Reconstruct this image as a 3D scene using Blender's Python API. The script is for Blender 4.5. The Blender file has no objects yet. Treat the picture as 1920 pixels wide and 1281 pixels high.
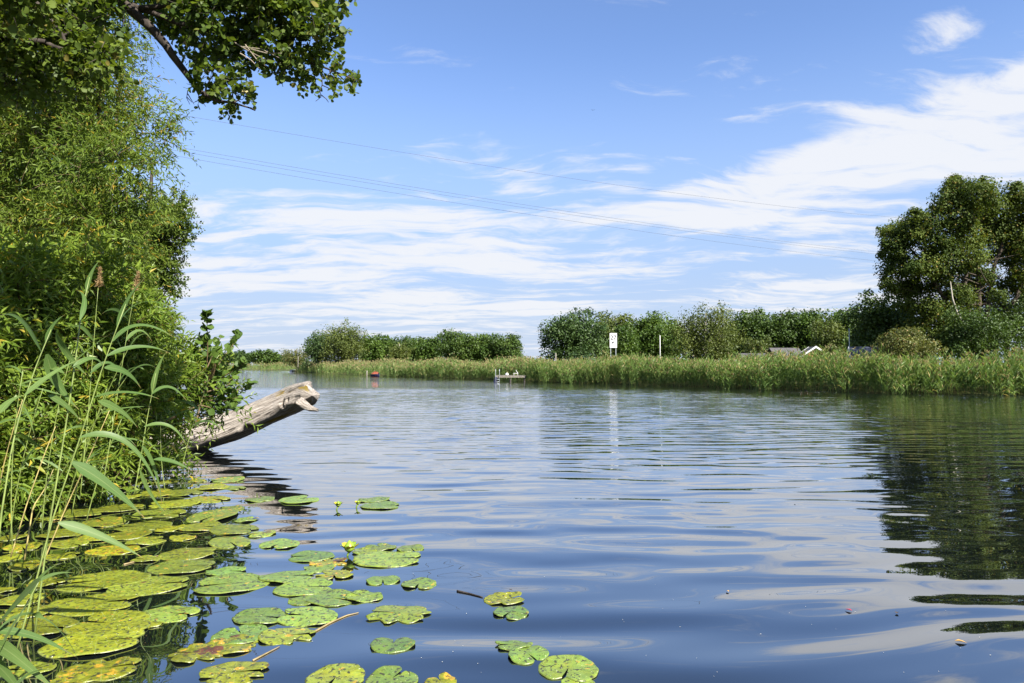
import bpy, math, random
import numpy as np
from mathutils import Vector, Matrix

random.seed(5)
rng = np.random.default_rng(11)
scene = bpy.context.scene
COL = scene.collection
R = math.radians

# ------------------------------------------------------------------ camera
FPX = 1280.0            # focal length in photograph pixels (24 mm on 36 mm)
CAMH = 1.5
PITCH = math.atan(44.5 / FPX)
cam_d = bpy.data.cameras.new('camera')
cam_d.sensor_width = 36.0
cam_d.lens = 24.0
cam_d.clip_start = 0.05
cam_d.clip_end = 9000.0
cam = bpy.data.objects.new('camera', cam_d)
COL.objects.link(cam)
cam.location = (0, 0, CAMH)
cam.rotation_euler = (math.pi / 2 + PITCH, 0, 0)
scene.camera = cam

# ------------------------------------------------------------------ sun, sky, exposure
SUN_AZ = R(140.0)       # clockwise from the view direction: right and a little behind
SUN_EL = R(40.0)
sv = Vector((math.sin(SUN_AZ) * math.cos(SUN_EL), math.cos(SUN_AZ) * math.cos(SUN_EL), math.sin(SUN_EL)))
sun_d = bpy.data.lights.new('sun', 'SUN')
sun_d.energy = 5.0
sun_d.angle = R(0.53)
sun_d.color = (1.0, 0.95, 0.86)
sun = bpy.data.objects.new('sun', sun_d)
COL.objects.link(sun)
sun.rotation_euler = (-sv).to_track_quat('-Z', 'Y').to_euler()
sun.location = (30, -20, 40)

SKY_STRENGTH = 0.054
EXPOSURE = 1.61
scene.view_settings.view_transform = 'Standard'
scene.view_settings.look = 'None'
scene.view_settings.exposure = EXPOSURE
scene.view_settings.gamma = 1.0
scene.view_settings.use_curve_mapping = False
scene.render.engine = 'CYCLES'
cy = scene.cycles
cy.max_bounces = 7
cy.diffuse_bounces = 3
cy.glossy_bounces = 3
cy.transmission_bounces = 4
cy.transparent_max_bounces = 4
cy.caustics_reflective = False
cy.caustics_refractive = False
cy.use_denoising = True


class NX:
    """small helper to write node maths"""
    def __init__(self, tree):
        self.t = tree
        self.n = tree.nodes
        self.l = tree.links

    def put(self, sock, v):
        if isinstance(v, bpy.types.NodeSocket):
            self.l.new(v, sock)
        elif v is not None:
            sock.default_value = v

    def node(self, typ, **kw):
        nd = self.n.new(typ)
        for k, v in kw.items():
            setattr(nd, k, v)
        return nd

    def m(self, op, a, b=None, c=None, clamp=False):
        nd = self.node('ShaderNodeMath', operation=op, use_clamp=clamp)
        for i, v in enumerate((a, b, c)):
            self.put(nd.inputs[i], v)
        return nd.outputs[0]

    def vm(self, op, a, b=None, scale=None):
        nd = self.node('ShaderNodeVectorMath', operation=op)
        self.put(nd.inputs[0], a)
        self.put(nd.inputs[1], b)
        if scale is not None:
            self.put(nd.inputs['Scale'], scale)
        return nd.outputs[0]

    def xyz(self, x, y, z):
        nd = self.node('ShaderNodeCombineXYZ')
        for i, v in enumerate((x, y, z)):
            self.put(nd.inputs[i], v)
        return nd.outputs[0]

    def sep(self, v):
        nd = self.node('ShaderNodeSeparateXYZ')
        self.put(nd.inputs[0], v)
        return nd.outputs

    def noise(self, vec, scale, detail=2.0, rough=0.5, lac=2.0, dist=0.0, color=False):
        nd = self.node('ShaderNodeTexNoise')
        self.put(nd.inputs['Vector'], vec)
        self.put(nd.inputs['Scale'], scale)
        self.put(nd.inputs['Detail'], detail)
        self.put(nd.inputs['Roughness'], rough)
        self.put(nd.inputs['Lacunarity'], lac)
        self.put(nd.inputs['Distortion'], dist)
        return nd.outputs['Color' if color else 'Fac']

    def smooth(self, v, lo, hi, a=0.0, b=1.0):
        nd = self.node('ShaderNodeMapRange', interpolation_type='SMOOTHSTEP')
        self.put(nd.inputs['Value'], v)
        nd.inputs['From Min'].default_value = lo
        nd.inputs['From Max'].default_value = hi
        nd.inputs['To Min'].default_value = a
        nd.inputs['To Max'].default_value = b
        return nd.outputs[0]

    def mix(self, fac, a, b):
        nd = self.node('ShaderNodeMix', data_type='RGBA')
        self.put(nd.inputs[0], fac)
        self.put(nd.inputs[6], a)
        self.put(nd.inputs[7], b)
        return nd.outputs[2]

    def mapping(self, vec, loc=(0, 0, 0), rot=(0, 0, 0), scale=(1, 1, 1)):
        nd = self.node('ShaderNodeMapping')
        self.put(nd.inputs[0], vec)
        nd.inputs[1].default_value = loc
        nd.inputs[2].default_value = rot
        nd.inputs[3].default_value = scale
        return nd.outputs[0]


def rgb(r, g, b):
    return (r, g, b, 1.0)


world = bpy.data.worlds.new('World')
scene.world = world
world.use_nodes = True
world.node_tree.nodes.clear()
X = NX(world.node_tree)
sky = X.node('ShaderNodeTexSky', sky_type='NISHITA')
sky.sun_disc = False
sky.sun_elevation = SUN_EL
sky.sun_rotation = SUN_AZ
sky.altitude = 0.0
sky.air_density = 1.0
sky.dust_density = 0.25
sky.ozone_density = 3.0
tc = X.node('ShaderNodeTexCoord')
dx, dy, dz = X.sep(tc.outputs['Generated'])
zz = X.m('MAXIMUM', dz, 0.0)
az = X.m('ARCTAN2', dx, dy)                      # azimuth from +Y
el = X.m('ARCSINE', zz)
# cloud sheet seen in perspective
k = X.m('ADD', zz, 0.10)
q = X.xyz(X.m('DIVIDE', dx, k), X.m('DIVIDE', dy, k), 0.37)
warp = X.noise(q, 0.9, 3.0, 0.55, color=True)
warp = X.vm('SCALE', X.vm('SUBTRACT', warp, (0.5, 0.5, 0.5)), scale=0.9)
qw = X.vm('ADD', q, warp)
big = X.noise(X.mapping(qw, (3.1, 1.7, 0), (0, 0, R(-24)), (0.55, 1.0, 1)), 0.75, 4.0, 0.55)
streak = X.noise(X.mapping(qw, (6.1, 1.2, 0), (0, 0, R(-28)), (0.55, 1.9, 1)), 1.7, 8.0, 0.62)
fine = X.noise(X.mapping(qw, (5.4, 0.2, 0), (0, 0, R(18)), (0.8, 1.6, 1)), 5.0, 6.0, 0.62)


def azel(px, py):
    a = (px - 960) / FPX
    return math.atan(a), math.atan((685 - py) / FPX / math.hypot(1, a))


# the cloud banks of that day: centre, half axes and tilt, as angles in the sky
BANKS = [(1590, 308, 370, 62, 14, 1.1), (1800, 235, 240, 72, 7, 1.1), (1960, 260, 200, 110, 0, 1.0), (1690, 395, 250, 24, 6, 0.8), (1330, 368, 170, 36, 9, 0.8),
         (720, 440, 350, 52, 3, 0.95), (400, 420, 130, 36, -14, 0.6), (560, 505, 330, 36, 3, 0.8), (930, 500, 250, 34, -4, 0.75), (800, 580, 480, 34, 2, 0.72), (520, 595, 360, 36, 0, 0.5),
         (965, 335, 100, 40, -32, 0.5), (820, 285, 110, 40, -25, 0.38), (1480, 560, 380, 52, 7, 0.75), (1560, 455, 130, 22, 3, 0.5),
         (1785, 42, 60, 26, 0, 0.55), (1500, 70, 130, 16, 12, 0.2), (1390, 232, 80, 14, -3, 0.15), (1740, 300, 260, 66, 12, 1.05), (1690, 258, 210, 46, 16, 1.0), (1450, 340, 200, 40, 12, 0.9), (1140, 385, 90, 38, 8, 0.5),
         (1000, 640, 900, 36, 0, 0.35), (1150, 520, 160, 45, -8, 0.5)]
mask = None
for (px, py, ax, ay, tilt, w) in BANKS:
    a0, e0 = azel(px, py)
    sx, sy = ax / FPX, ay / FPX
    da = X.m('SUBTRACT', az, a0)
    de = X.m('SUBTRACT', el, e0)
    c, s = math.cos(R(tilt)), math.sin(R(tilt))
    u = X.m('MULTIPLY_ADD', da, c / sx, X.m('MULTIPLY', de, s / sx))
    v = X.m('MULTIPLY_ADD', da, -s / sy, X.m('MULTIPLY', de, c / sy))
    r2 = X.m('MULTIPLY_ADD', u, u, X.m('MULTIPLY', v, v))
    g = X.m('MULTIPLY', X.m('EXPONENT', X.m('MULTIPLY', X.m('POWER', r2, 1.6), -0.7)), w)
    mask = g if mask is None else X.m('MAXIMUM', mask, g)
# everywhere else the same kind of broken cirrus goes on
away = X.smooth(X.m('ABSOLUTE', az), 0.70, 0.95)
high = X.smooth(el, 0.56, 0.75)
other = X.m('MAXIMUM', away, high)
gen = X.m('MULTIPLY', X.smooth(big, 0.42, 0.66), 0.85)
mask = X.m('MAXIMUM', mask, X.m('MULTIPLY', gen, other))
tex = X.m('ADD', X.m('MULTIPLY', streak, 0.70), X.m('ADD', X.m('MULTIPLY', fine, 0.30), X.m('MULTIPLY', big, 0.35)))
dens = X.m('ADD', X.m('MULTIPLY', X.m('SUBTRACT', tex, 0.675), 5.4), X.m('MULTIPLY', mask, 1.02))
dens = X.smooth(dens, 0.16, 1.12)
dens = X.m('MULTIPLY', dens, 0.93)
hs = X.node('ShaderNodeHueSaturation')
hs.inputs['Saturation'].default_value = 0.98
hs.inputs['Value'].default_value = 1.06
X.put(hs.inputs['Color'], X.vm('MULTIPLY', sky.outputs[0], (1.09, 1.17, 1.38)))
CLOUD = 5.6
skyc = X.mix(X.m('MULTIPLY', X.smooth(el, 0.46, 0.10), 0.88), hs.outputs[0], rgb(2.75, 3.70, 5.45))
skyc = X.mix(X.m('MULTIPLY', X.smooth(el, 0.16, 0.0), 0.95), skyc, rgb(3.7, 4.3, 5.3))
col = X.mix(dens, skyc, rgb(CLOUD * 0.98, CLOUD * 1.0, CLOUD * 1.05))
bg = X.node('ShaderNodeBackground')
X.put(bg.inputs['Color'], col)
bg.inputs['Strength'].default_value = SKY_STRENGTH
wo = X.node('ShaderNodeOutputWorld')
X.l.new(bg.outputs[0], wo.inputs[0])
world.cycles.sampling_method = 'MANUAL'
world.cycles.sample_map_resolution = 1024

# ------------------------------------------------------------------ helpers
_ct, _st = math.cos(PITCH), math.sin(PITCH)


def ray(px, py):
    a, b = (px - 960.0) / FPX, (640.5 - py) / FPX
    return np.array([a, _ct - b * _st, _st + b * _ct])


def on_level(px, py, z=0.0):
    d = ray(px, py)
    t = (z - CAMH) / d[2]
    return np.array([d[0] * t, d[1] * t, z])


def at(px, py, Y):
    d = ray(px, py)
    t = Y / d[1]
    return np.array([d[0] * t, Y, CAMH + d[2] * t])


def unit(v):
    return v / np.maximum(np.linalg.norm(v, axis=-1, keepdims=True), 1e-9)


def rand_dirs(n):
    return unit(rng.normal(size=(n, 3)))


def tag(o, label=None, cat=None, group=None, kind=None):
    if label:
        o['label'] = label
    if cat:
        o['category'] = cat
    if group:
        o['group'] = group
    if kind:
        o['kind'] = kind
    return o


def mesh_np(name, V, Fc, mat=None, smooth=False, attrs=None):
    """V (n,3); Fc (m,3) or (m,4) index array, or a list of such arrays"""
    me = bpy.data.meshes.new(name)
    V = np.asarray(V, dtype=np.float32)
    arrs = [np.asarray(f, dtype=np.int32) for f in (Fc if isinstance(Fc, list) else [Fc]) if len(f)]
    idx = np.concatenate([a.ravel() for a in arrs])
    tot = np.concatenate([np.full(len(a), a.shape[1], dtype=np.int32) for a in arrs])
    start = np.concatenate([[0], np.cumsum(tot)[:-1]]).astype(np.int32)
    me.vertices.add(len(V))
    me.vertices.foreach_set('co', V.ravel())
    me.loops.add(len(idx))
    me.loops.foreach_set('vertex_index', idx)
    me.polygons.add(len(tot))
    me.polygons.foreach_set('loop_start', start)
    me.polygons.foreach_set('loop_total', tot)
    me.polygons.foreach_set('use_smooth', np.full(len(tot), smooth, dtype=bool))
    me.update(calc_edges=True)
    for an, arr in (attrs or {}).items():
        arr = np.asarray(arr, dtype=np.float32)
        if arr.ndim == 1:
            at_ = me.attributes.new(an, 'FLOAT', 'POINT')
            at_.data.foreach_set('value', arr)
        else:
            at_ = me.attributes.new(an, 'FLOAT_VECTOR', 'POINT')
            at_.data.foreach_set('vector', arr.ravel())
    if mat is not None:
        me.materials.append(mat)
    return me


def link(name, me, parent=None, loc=None):
    o = bpy.data.objects.new(name, me)
    COL.objects.link(o)
    if parent is not None:
        o.parent = parent
    if loc is not None:
        o.location = loc
    return o


def obj(name, V, Fc, mat, parent=None, smooth=False, attrs=None):
    """verts given in world space; a child is stored relative to its (translated only) parents"""
    V = np.asarray(V, dtype=np.float64)
    off = np.zeros(3)
    p = parent
    while p is not None:
        off += np.array(p.location)
        p = p.parent
    return link(name, mesh_np(name, V - off, Fc, mat, smooth, attrs), parent)


def thing(name, loc, label, cat, group=None, kind=None):
    o = link(name, None)
    o.location = tuple(float(c) for c in loc)
    return tag(o, label, cat, group, kind)


class MB:
    """collects pieces of one mesh"""
    def __init__(self):
        self.V, self.F3, self.F4, self.n, self.A = [], [], [], 0, []

    def add(self, V, F3=None, F4=None, a=None):
        V = np.asarray(V, dtype=np.float64)
        self.V.append(V)
        if F3 is not None and len(F3):
            self.F3.append(np.asarray(F3) + self.n)
        if F4 is not None and len(F4):
            self.F4.append(np.asarray(F4) + self.n)
        self.A.append(np.zeros(len(V)) if a is None else np.asarray(a))
        self.n += len(V)
        return self

    def box(self, c, s, rz=0.0):
        c = np.asarray(c, float)
        h = np.asarray(s, float) / 2
        b = np.array([[-1, -1, -1], [1, -1, -1], [1, 1, -1], [-1, 1, -1], [-1, -1, 1], [1, -1, 1], [1, 1, 1], [-1, 1, 1]]) * h
        if rz:
            cz, sz = math.cos(rz), math.sin(rz)
            b = b @ np.array([[cz, sz, 0], [-sz, cz, 0], [0, 0, 1]])
        return self.add(b + c, None, [[0, 3, 2, 1], [4, 5, 6, 7], [0, 1, 5, 4], [1, 2, 6, 5], [2, 3, 7, 6], [3, 0, 4, 7]])

    def tube(self, pts, rad, n=6, cap=True):
        pts = np.asarray(pts, float)
        rad = np.broadcast_to(np.asarray(rad, float), (len(pts),))
        T = unit(np.gradient(pts, axis=0))
        ref = np.array([0.31, 0.17, 0.93]) if abs(T[:, 2]).mean() < 0.8 else np.array([0.95, 0.21, 0.1])
        A = unit(np.cross(T, ref))
        B = np.cross(T, A)
        th = np.linspace(0, 2 * np.pi, n, endpoint=False)
        V = pts[:, None] + rad[:, None, None] * (np.cos(th)[None, :, None] * A[:, None] + np.sin(th)[None, :, None] * B[:, None])
        i, j = np.meshgrid(np.arange(len(pts) - 1), np.arange(n), indexing='ij')
        j2 = (j + 1) % n
        F = np.stack([i * n + j, i * n + j2, (i + 1) * n + j2, (i + 1) * n + j], -1).reshape(-1, 4)
        V = V.reshape(-1, 3)
        F3 = []
        if cap:
            e = len(V)
            V = np.vstack([V, pts[-1] + T[-1] * rad[-1] * 0.4, pts[0]])
            b = (len(pts) - 1) * n
            F3 = [[b + q_, b + (q_ + 1) % n, e] for q_ in range(n)] + [[(q_ + 1) % n, q_, e + 1] for q_ in range(n)]
        return self.add(V, F3, F)

    def build(self, name, mat, parent=None, smooth=False, attr=None):
        fs = []
        if self.F3:
            fs.append(np.concatenate(self.F3))
        if self.F4:
            fs.append(np.concatenate(self.F4))
        return obj(name, np.concatenate(self.V), fs, mat, parent, smooth, {attr: np.concatenate(self.A)} if attr else None)


# leaf templates: (along, across, up) and triangles
def blade(profile, fold=0.10, droop=0.15, tipdroop=1.6):
    """profile: list of (s, halfwidth); first and last with zero width"""
    V, T = [], []
    prev = None
    for s, w in profile:
        z = -droop * s ** tipdroop
        c = len(V)
        if w == 0:
            V.append((s, 0, z))
            cur = (c, c, c)
        else:
            V += [(s, -w, z + fold * w), (s, 0, z), (s, w, z + fold * w)]
            cur = (c, c + 1, c + 2)
        if prev is not None:
            for a, b in ((0, 1), (1, 2)):
                q4 = [prev[a], prev[b], cur[b], cur[a]]
                q4 = [q4[i_] for i_ in range(4) if q4[i_] != q4[i_ - 1]]
                if len(q4) == 3:
                    T.append(q4)
                elif len(q4) == 4:
                    T += [[q4[0], q4[1], q4[2]], [q4[0], q4[2], q4[3]]]
        prev = cur
    return np.array(V, float), np.array(T, int)


LANCE = blade([(0, 0), (0.38, 0.5), (1, 0)], 0.25, 0.12)
LANCE2 = blade([(0, 0), (0.12, 0.2), (0.38, 0.5), (0.7, 0.34), (1, 0)], 0.25, 0.22)
ROUND = blade([(0, 0), (0.10, 0.26), (0.42, 0.5), (0.80, 0.45), (0.97, 0.22), (0.93, 0)], 0.2, 0.10)
ROUND2 = blade([(0, 0), (0.28, 0.46), (0.75, 0.46), (0.96, 0)], 0.2, 0.10)
THIN = (np.array([[0, 0, 0], [0.42, -0.5, 0.05], [1, 0, -0.10], [0.38, 0.5, 0.05]]), np.array([[0, 1, 2], [0, 2, 3]]))
CLUMP = (np.array([[0, 0, 0], [0.5, -0.5, 0.14], [1, 0, -0.05], [0.45, 0.5, 0.14]]), np.array([[0, 1, 2], [0, 2, 3]]))
REEDL = blade([(0, 0), (0.10, 0.36), (0.35, 0.5), (0.7, 0.33), (1, 0)], 0.3, 0.30, 2.2)


def frames(D, N):
    D = unit(D)
    S = unit(np.cross(D, N))
    return D, S, np.cross(S, D)


def leaf_mesh(P, D, N, L, Wd, tpl, tint=None):
    TV, TT = tpl
    n = len(P)
    D, S, N = frames(D, N)
    L = np.broadcast_to(np.asarray(L, float), (n,))
    Wd = np.broadcast_to(np.asarray(Wd, float), (n,))
    V = P[:, None] + (TV[None, :, 0:1] * L[:, None, None]) * D[:, None] + (TV[None, :, 1:2] * Wd[:, None, None]) * S[:, None] \
        + (TV[None, :, 2:3] * L[:, None, None]) * N[:, None]
    T = TT[None] + (np.arange(n) * len(TV))[:, None, None]
    t = rng.random(n) if tint is None else tint
    return V.reshape(-1, 3), T.reshape(-1, 3), np.repeat(t, len(TV))


def leaf_objects(name, idx, P, D, N, L, Wd, me, parent):
    """chosen leaves as objects of their own that share one unit mesh"""
    D, S, N = frames(D, N)
    off = np.array(parent.location)
    L = np.broadcast_to(np.asarray(L, float), (len(P),))
    Wd = np.broadcast_to(np.asarray(Wd, float), (len(P),))
    for i in idx:
        o = bpy.data.objects.new(name, me)
        COL.objects.link(o)
        o.parent = parent
        M = np.eye(4)
        M[:3, 0], M[:3, 1], M[:3, 2], M[:3, 3] = D[i] * L[i], S[i] * Wd[i], N[i] * L[i], P[i] - off
        o.matrix_basis = Matrix(M.tolist())


def shoots(B, U, Ls, nleaf, Lleaf, ratio, droop, spread=0.9, upb=0.5):
    """leafy twigs: base B, direction U, length Ls -> leaf arrays and twig polylines"""
    n = len(B)
    U = unit(U)
    Ls = np.broadcast_to(np.asarray(Ls, float), (n,))
    t = np.linspace(0.12, 1.0, nleaf)[None, :, None]
    g = np.array([0, 0, -1.0])
    C = B[:, None] + U[:, None] * t * Ls[:, None, None] + g * (t ** 2) * (droop * Ls)[:, None, None]
    T = unit(U[:, None] + g * 2 * t * droop)
    ref = unit(np.cross(T, rand_dirs(n)[:, None]))
    b2 = np.cross(T, ref)
    ph = (np.arange(nleaf) * 2.4)[None, :, None] + rng.random((n, 1, 1)) * 6.28
    rad = np.cos(ph) * ref + np.sin(ph) * b2
    D = unit(T * 0.75 + rad * spread + rng.normal(size=C.shape) * 0.18 + g * 0.12)
    N = unit(np.array([0, 0, 1.0]) * upb + rng.normal(size=C.shape) * 0.55 + T * 0.2)
    N = unit(N - D * (N * D).sum(-1, keepdims=True))
    taper = 1.0 - 0.35 * np.abs(t[..., 0] * 2 - 1.0)
    L = Lleaf * taper * rng.uniform(0.7, 1.15, size=C.shape[:2])
    W = L * ratio * rng.uniform(0.8, 1.2, size=C.shape[:2])
    tl = np.array([0, 0.35, 0.7, 1.0])[None, :, None]
    TW = B[:, None] + U[:, None] * tl * Ls[:, None, None] + g * (tl ** 2) * (droop * Ls)[:, None, None]
    return C.reshape(-1, 3), D.reshape(-1, 3), N.reshape(-1, 3), L.ravel(), W.ravel(), TW


def ribbons(TW, r):
    """thin three sided twigs from polylines TW (n,k,3)"""
    n, kk, _ = TW.shape
    T = unit(np.gradient(TW, axis=1))
    A = unit(np.cross(T, np.array([0.3, 0.5, 0.81])))
    Bq = np.cross(T, A)
    th = np.array([0, 2.094, 4.189])
    rr = r * np.linspace(1, 0.4, kk)[None, :, None, None]
    V = TW[:, :, None] + rr * (np.cos(th)[None, None, :, None] * A[:, :, None] + np.sin(th)[None, None, :, None] * Bq[:, :, None])
    V = V.reshape(-1, 3)
    i, j = np.meshgrid(np.arange(kk - 1), np.arange(3), indexing='ij')
    F = np.stack([i * 3 + j, i * 3 + (j + 1) % 3, (i + 1) * 3 + (j + 1) % 3, (i + 1) * 3 + j], -1).reshape(-1, 4)
    F = (F[None] + (np.arange(n) * kk * 3)[:, None, None]).reshape(-1, 4)
    return V, F


# ------------------------------------------------------------------ materials
def new_mat(name):
    m = bpy.data.materials.new(name)
    m.use_nodes = True
    m.node_tree.nodes.clear()
    x = NX(m.node_tree)
    out = x.node('ShaderNodeOutputMaterial')
    return m, x, out


def principled(x, base, rough=0.6, spec=0.5, **kw):
    p = x.node('ShaderNodeBsdfPrincipled')
    x.put(p.inputs['Base Color'], base)
    x.put(p.inputs['Roughness'], rough)
    x.put(p.inputs['Specular IOR Level'], spec)
    for k_, v_ in kw.items():
        x.put(p.inputs[k_], v_)
    return p


def leaf_mat(name, dark, light, dry=None, dryamt=0.0, transl=0.35, gloss=0.35, rough=0.45, per_object=False, patch=0.8, reed=False):
    m, x, out = new_mat(name)
    if per_object:
        oi = x.node('ShaderNodeObjectInfo')
        t = oi.outputs['Random']
    else:
        a = x.node('ShaderNodeAttribute', attribute_name='tint')
        t = a.outputs['Fac']
    geo = x.node('ShaderNodeNewGeometry')
    big_ = x.noise(geo.outputs['Position'], patch, 2.0)
    f = x.m('MULTIPLY_ADD', t, 0.7, x.m('MULTIPLY', x.m('SUBTRACT', big_, 0.35), 0.9), clamp=True)
    c = x.mix(f, rgb(*dark), rgb(*light))
    if dry:
        sel = x.m('FRACT', x.m('MULTIPLY', t, 37.7))
        d = x.smooth(x.m('ADD', sel, x.m('MULTIPLY', big_, 0.25)), 1.08 - dryamt, 1.14 - dryamt)
        c = x.mix(d, c, rgb(*dry))
    if reed:      # fine parallel veins, pale midrib, brown withered tip and spots
        ba = x.node('ShaderNodeAttribute', attribute_name='blade')
        s_, a_, _z = x.sep(ba.outputs['Vector'])
        v_ = x.noise(x.xyz(x.m('MULTIPLY', s_, 1.5), x.m('MULTIPLY', a_, 7.0), t), 1.6, 3.0, 0.6)
        c = x.mix(x.m('MULTIPLY', x.smooth(v_, 0.35, 0.65), 0.55), c, x.vm('MULTIPLY', c, (0.60, 0.66, 0.55)))
        c = x.mix(x.smooth(x.m('ABSOLUTE', a_), 0.10, 0.0, 0.0, 0.5), c, rgb(0.24, 0.29, 0.11))
        sp_ = x.noise(x.xyz(x.m('MULTIPLY', s_, 9.0), x.m('MULTIPLY', a_, 1.6), x.m('MULTIPLY', t, 30.0)), 1.5, 4.0, 0.65)
        c = x.mix(x.smooth(x.m('ADD', sp_, x.m('MULTIPLY', x.m('POWER', s_, 6.0), 0.35)), 0.70, 0.78), c, rgb(0.26, 0.17, 0.07))
    p = principled(x, c, rough, gloss)
    tr = x.node('ShaderNodeBsdfTranslucent')
    tc_ = x.vm('MULTIPLY', c, (1.25, 1.2, 0.55))
    x.put(tr.inputs['Color'], tc_)
    mx = x.node('ShaderNodeMixShader')
    mx.inputs[0].default_value = transl
    x.l.new(p.outputs[0], mx.inputs[1])
    x.l.new(tr.outputs[0], mx.inputs[2])
    x.l.new(mx.outputs[0], out.inputs[0])
    return m


def plain_mat(name, base, rough=0.7, var=0.25, scale=8.0, spec=0.4, metal=0.0, bump=0.0, stretch=(1, 1, 1), dark=None):
    m, x, out = new_mat(name)
    tc_ = x.node('ShaderNodeTexCoord')
    v = x.mapping(tc_.outputs['Object'], scale=stretch)
    n1 = x.noise(v, scale, 5.0, 0.6)
    dk = dark if dark else tuple(c_ * (1 - 2 * var) for c_ in base)
    c = x.mix(x.smooth(n1, 0.3, 0.7), rgb(*dk), rgb(*base))
    p = principled(x, c, rough, spec, Metallic=metal)
    if bump:
        b = x.node('ShaderNodeBump')
        b.inputs['Strength'].default_value = bump
        b.inputs['Distance'].default_value = 0.02
        x.put(b.inputs['Height'], n1)
        x.l.new(b.outputs[0], p.inputs['Normal'])
    x.l.new(p.outputs[0], out.inputs[0])
    return m


M = {}
M['willow'] = leaf_mat('willow_leaf', (0.066, 0.118, 0.018), (0.188, 0.248, 0.032), (0.36, 0.25, 0.035), 0.03, 0.42, 0.25, 0.5)
M['shrub'] = leaf_mat('shrub_leaf', (0.080, 0.145, 0.020), (0.205, 0.275, 0.034), (0.38, 0.30, 0.04), 0.03, 0.42, 0.3, 0.42)
M['shrub_one'] = leaf_mat('shrub_leaf_single', (0.085, 0.15, 0.020), (0.21, 0.28, 0.036), (0.38, 0.30, 0.04), 0.03, 0.42, 0.3, 0.42, True)
M['alder'] = leaf_mat('alder_leaf', (0.040, 0.075, 0.012), (0.130, 0.178, 0.026), (0.20, 0.17, 0.04), 0.03, 0.46, 0.25, 0.5)
M['alder_one'] = leaf_mat('alder_leaf_single', (0.042, 0.078, 0.012), (0.135, 0.182, 0.026), (0.20, 0.17, 0.04), 0.03, 0.46, 0.25, 0.5, True)
M['sapling'] = leaf_mat('sapling_leaf', (0.045, 0.088, 0.016), (0.105, 0.165, 0.028), None, 0, 0.36, 0.22, 0.5, True)
M['oak'] = leaf_mat('oak_leaf', (0.018, 0.044, 0.008), (0.082, 0.132, 0.018), None, 0, 0.30, 0.3, 0.5, patch=0.35)
M['maple'] = leaf_mat('maple_leaf', (0.022, 0.056, 0.008), (0.098, 0.155, 0.018), None, 0, 0.32, 0.3, 0.5, patch=0.35)
M['birch'] = leaf_mat('birch_leaf', (0.036, 0.062, 0.012), (0.125, 0.150, 0.028), None, 0, 0.32, 0.3, 0.5, patch=0.4)
M['bluish'] = leaf_mat('blue_green_leaf', (0.016, 0.042, 0.012), (0.068, 0.112, 0.024), None, 0, 0.28, 0.3, 0.5, patch=0.4)
M['bigtree'] = leaf_mat('poplar_leaf', (0.026, 0.050, 0.009), (0.110, 0.145, 0.024), (0.18, 0.14, 0.03), 0.02, 0.32, 0.15, 0.6, patch=0.5)
M['bush'] = leaf_mat('bush_leaf', (0.050, 0.066, 0.016), (0.140, 0.155, 0.036), (0.22, 0.15, 0.05), 0.04, 0.3, 0.3, 0.5)
M['conifer'] = leaf_mat('conifer_needle', (0.018, 0.040, 0.014), (0.045, 0.078, 0.024), None, 0, 0.15, 0.2, 0.6)
M['reed_far'] = leaf_mat('far_reed_leaf', (0.080, 0.155, 0.036), (0.230, 0.315, 0.088), (0.40, 0.34, 0.15), 0.06, 0.42, 0.35, 0.45, patch=0.6)
M['plume_far'] = leaf_mat('far_reed_plume', (0.16, 0.135, 0.06), (0.31, 0.265, 0.14), None, 0, 0.3, 0.1, 0.8, patch=0.6)
M['reed_leaf'] = leaf_mat('reed_leaf', (0.075, 0.140, 0.036), (0.135, 0.205, 0.056), None, 0, 0.40, 0.28, 0.45, True, reed=True)
M['reed_stem'] = plain_mat('reed_stem', (0.17, 0.22, 0.05), 0.45, 0.2, 14, 0.5)
M['reed_dry'] = plain_mat('reed_dry_stem', (0.36, 0.29, 0.10), 0.5, 0.22, 14, 0.4)
M['plume'] = leaf_mat('reed_plume', (0.20, 0.13, 0.065), (0.36, 0.25, 0.13), None, 0, 0.3, 0.1, 0.8)
M['bark'] = plain_mat('bark', (0.085, 0.068, 0.052), 0.85, 0.3, 14, 0.2, bump=0.6, stretch=(1, 1, 0.25))
M['bark_dark'] = plain_mat('dark_bark', (0.055, 0.044, 0.036), 0.85, 0.3, 18, 0.2, bump=0.6, stretch=(1, 1, 0.3))
M['bark_pale'] = plain_mat('pale_bark', (0.36, 0.33, 0.27), 0.8, 0.25, 5, 0.2, bump=0.4, stretch=(1, 1, 0.4))
M['twig'] = plain_mat('twig', (0.12, 0.085, 0.04), 0.7, 0.2, 10, 0.3)
M['dead_twig'] = plain_mat('dead_twig', (0.30, 0.25, 0.19), 0.8, 0.2, 10, 0.2)

# ------------------------------------------------------------------ ground
RIGHT_SHORE = np.array([(150, -28), (70, 12), (40, 26.5), (25.3, 33.7), (19.2, 36.2), (14.7, 42.7), (9.7, 51.9), (1.9, 60.5), (-1.6, 71), (-17, 91), (-46, 148), (-62, 195), (-80, 214), (-130, 228), (-260, 236)], float)
LEFT_SHORE = np.array([(-260, 196), (-110, 172), (-60, 112), (-21, 42), (-9.6, 19), (-5.6, 13), (-5.1, 9.9), (-4.9, 8.5), (-4.9, 7), (-4.7, 5), (-4.5, -0.5), (10, -3), (40, -9), (150, -48)], float)
RIVER = np.vstack([RIGHT_SHORE, LEFT_SHORE])


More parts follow.
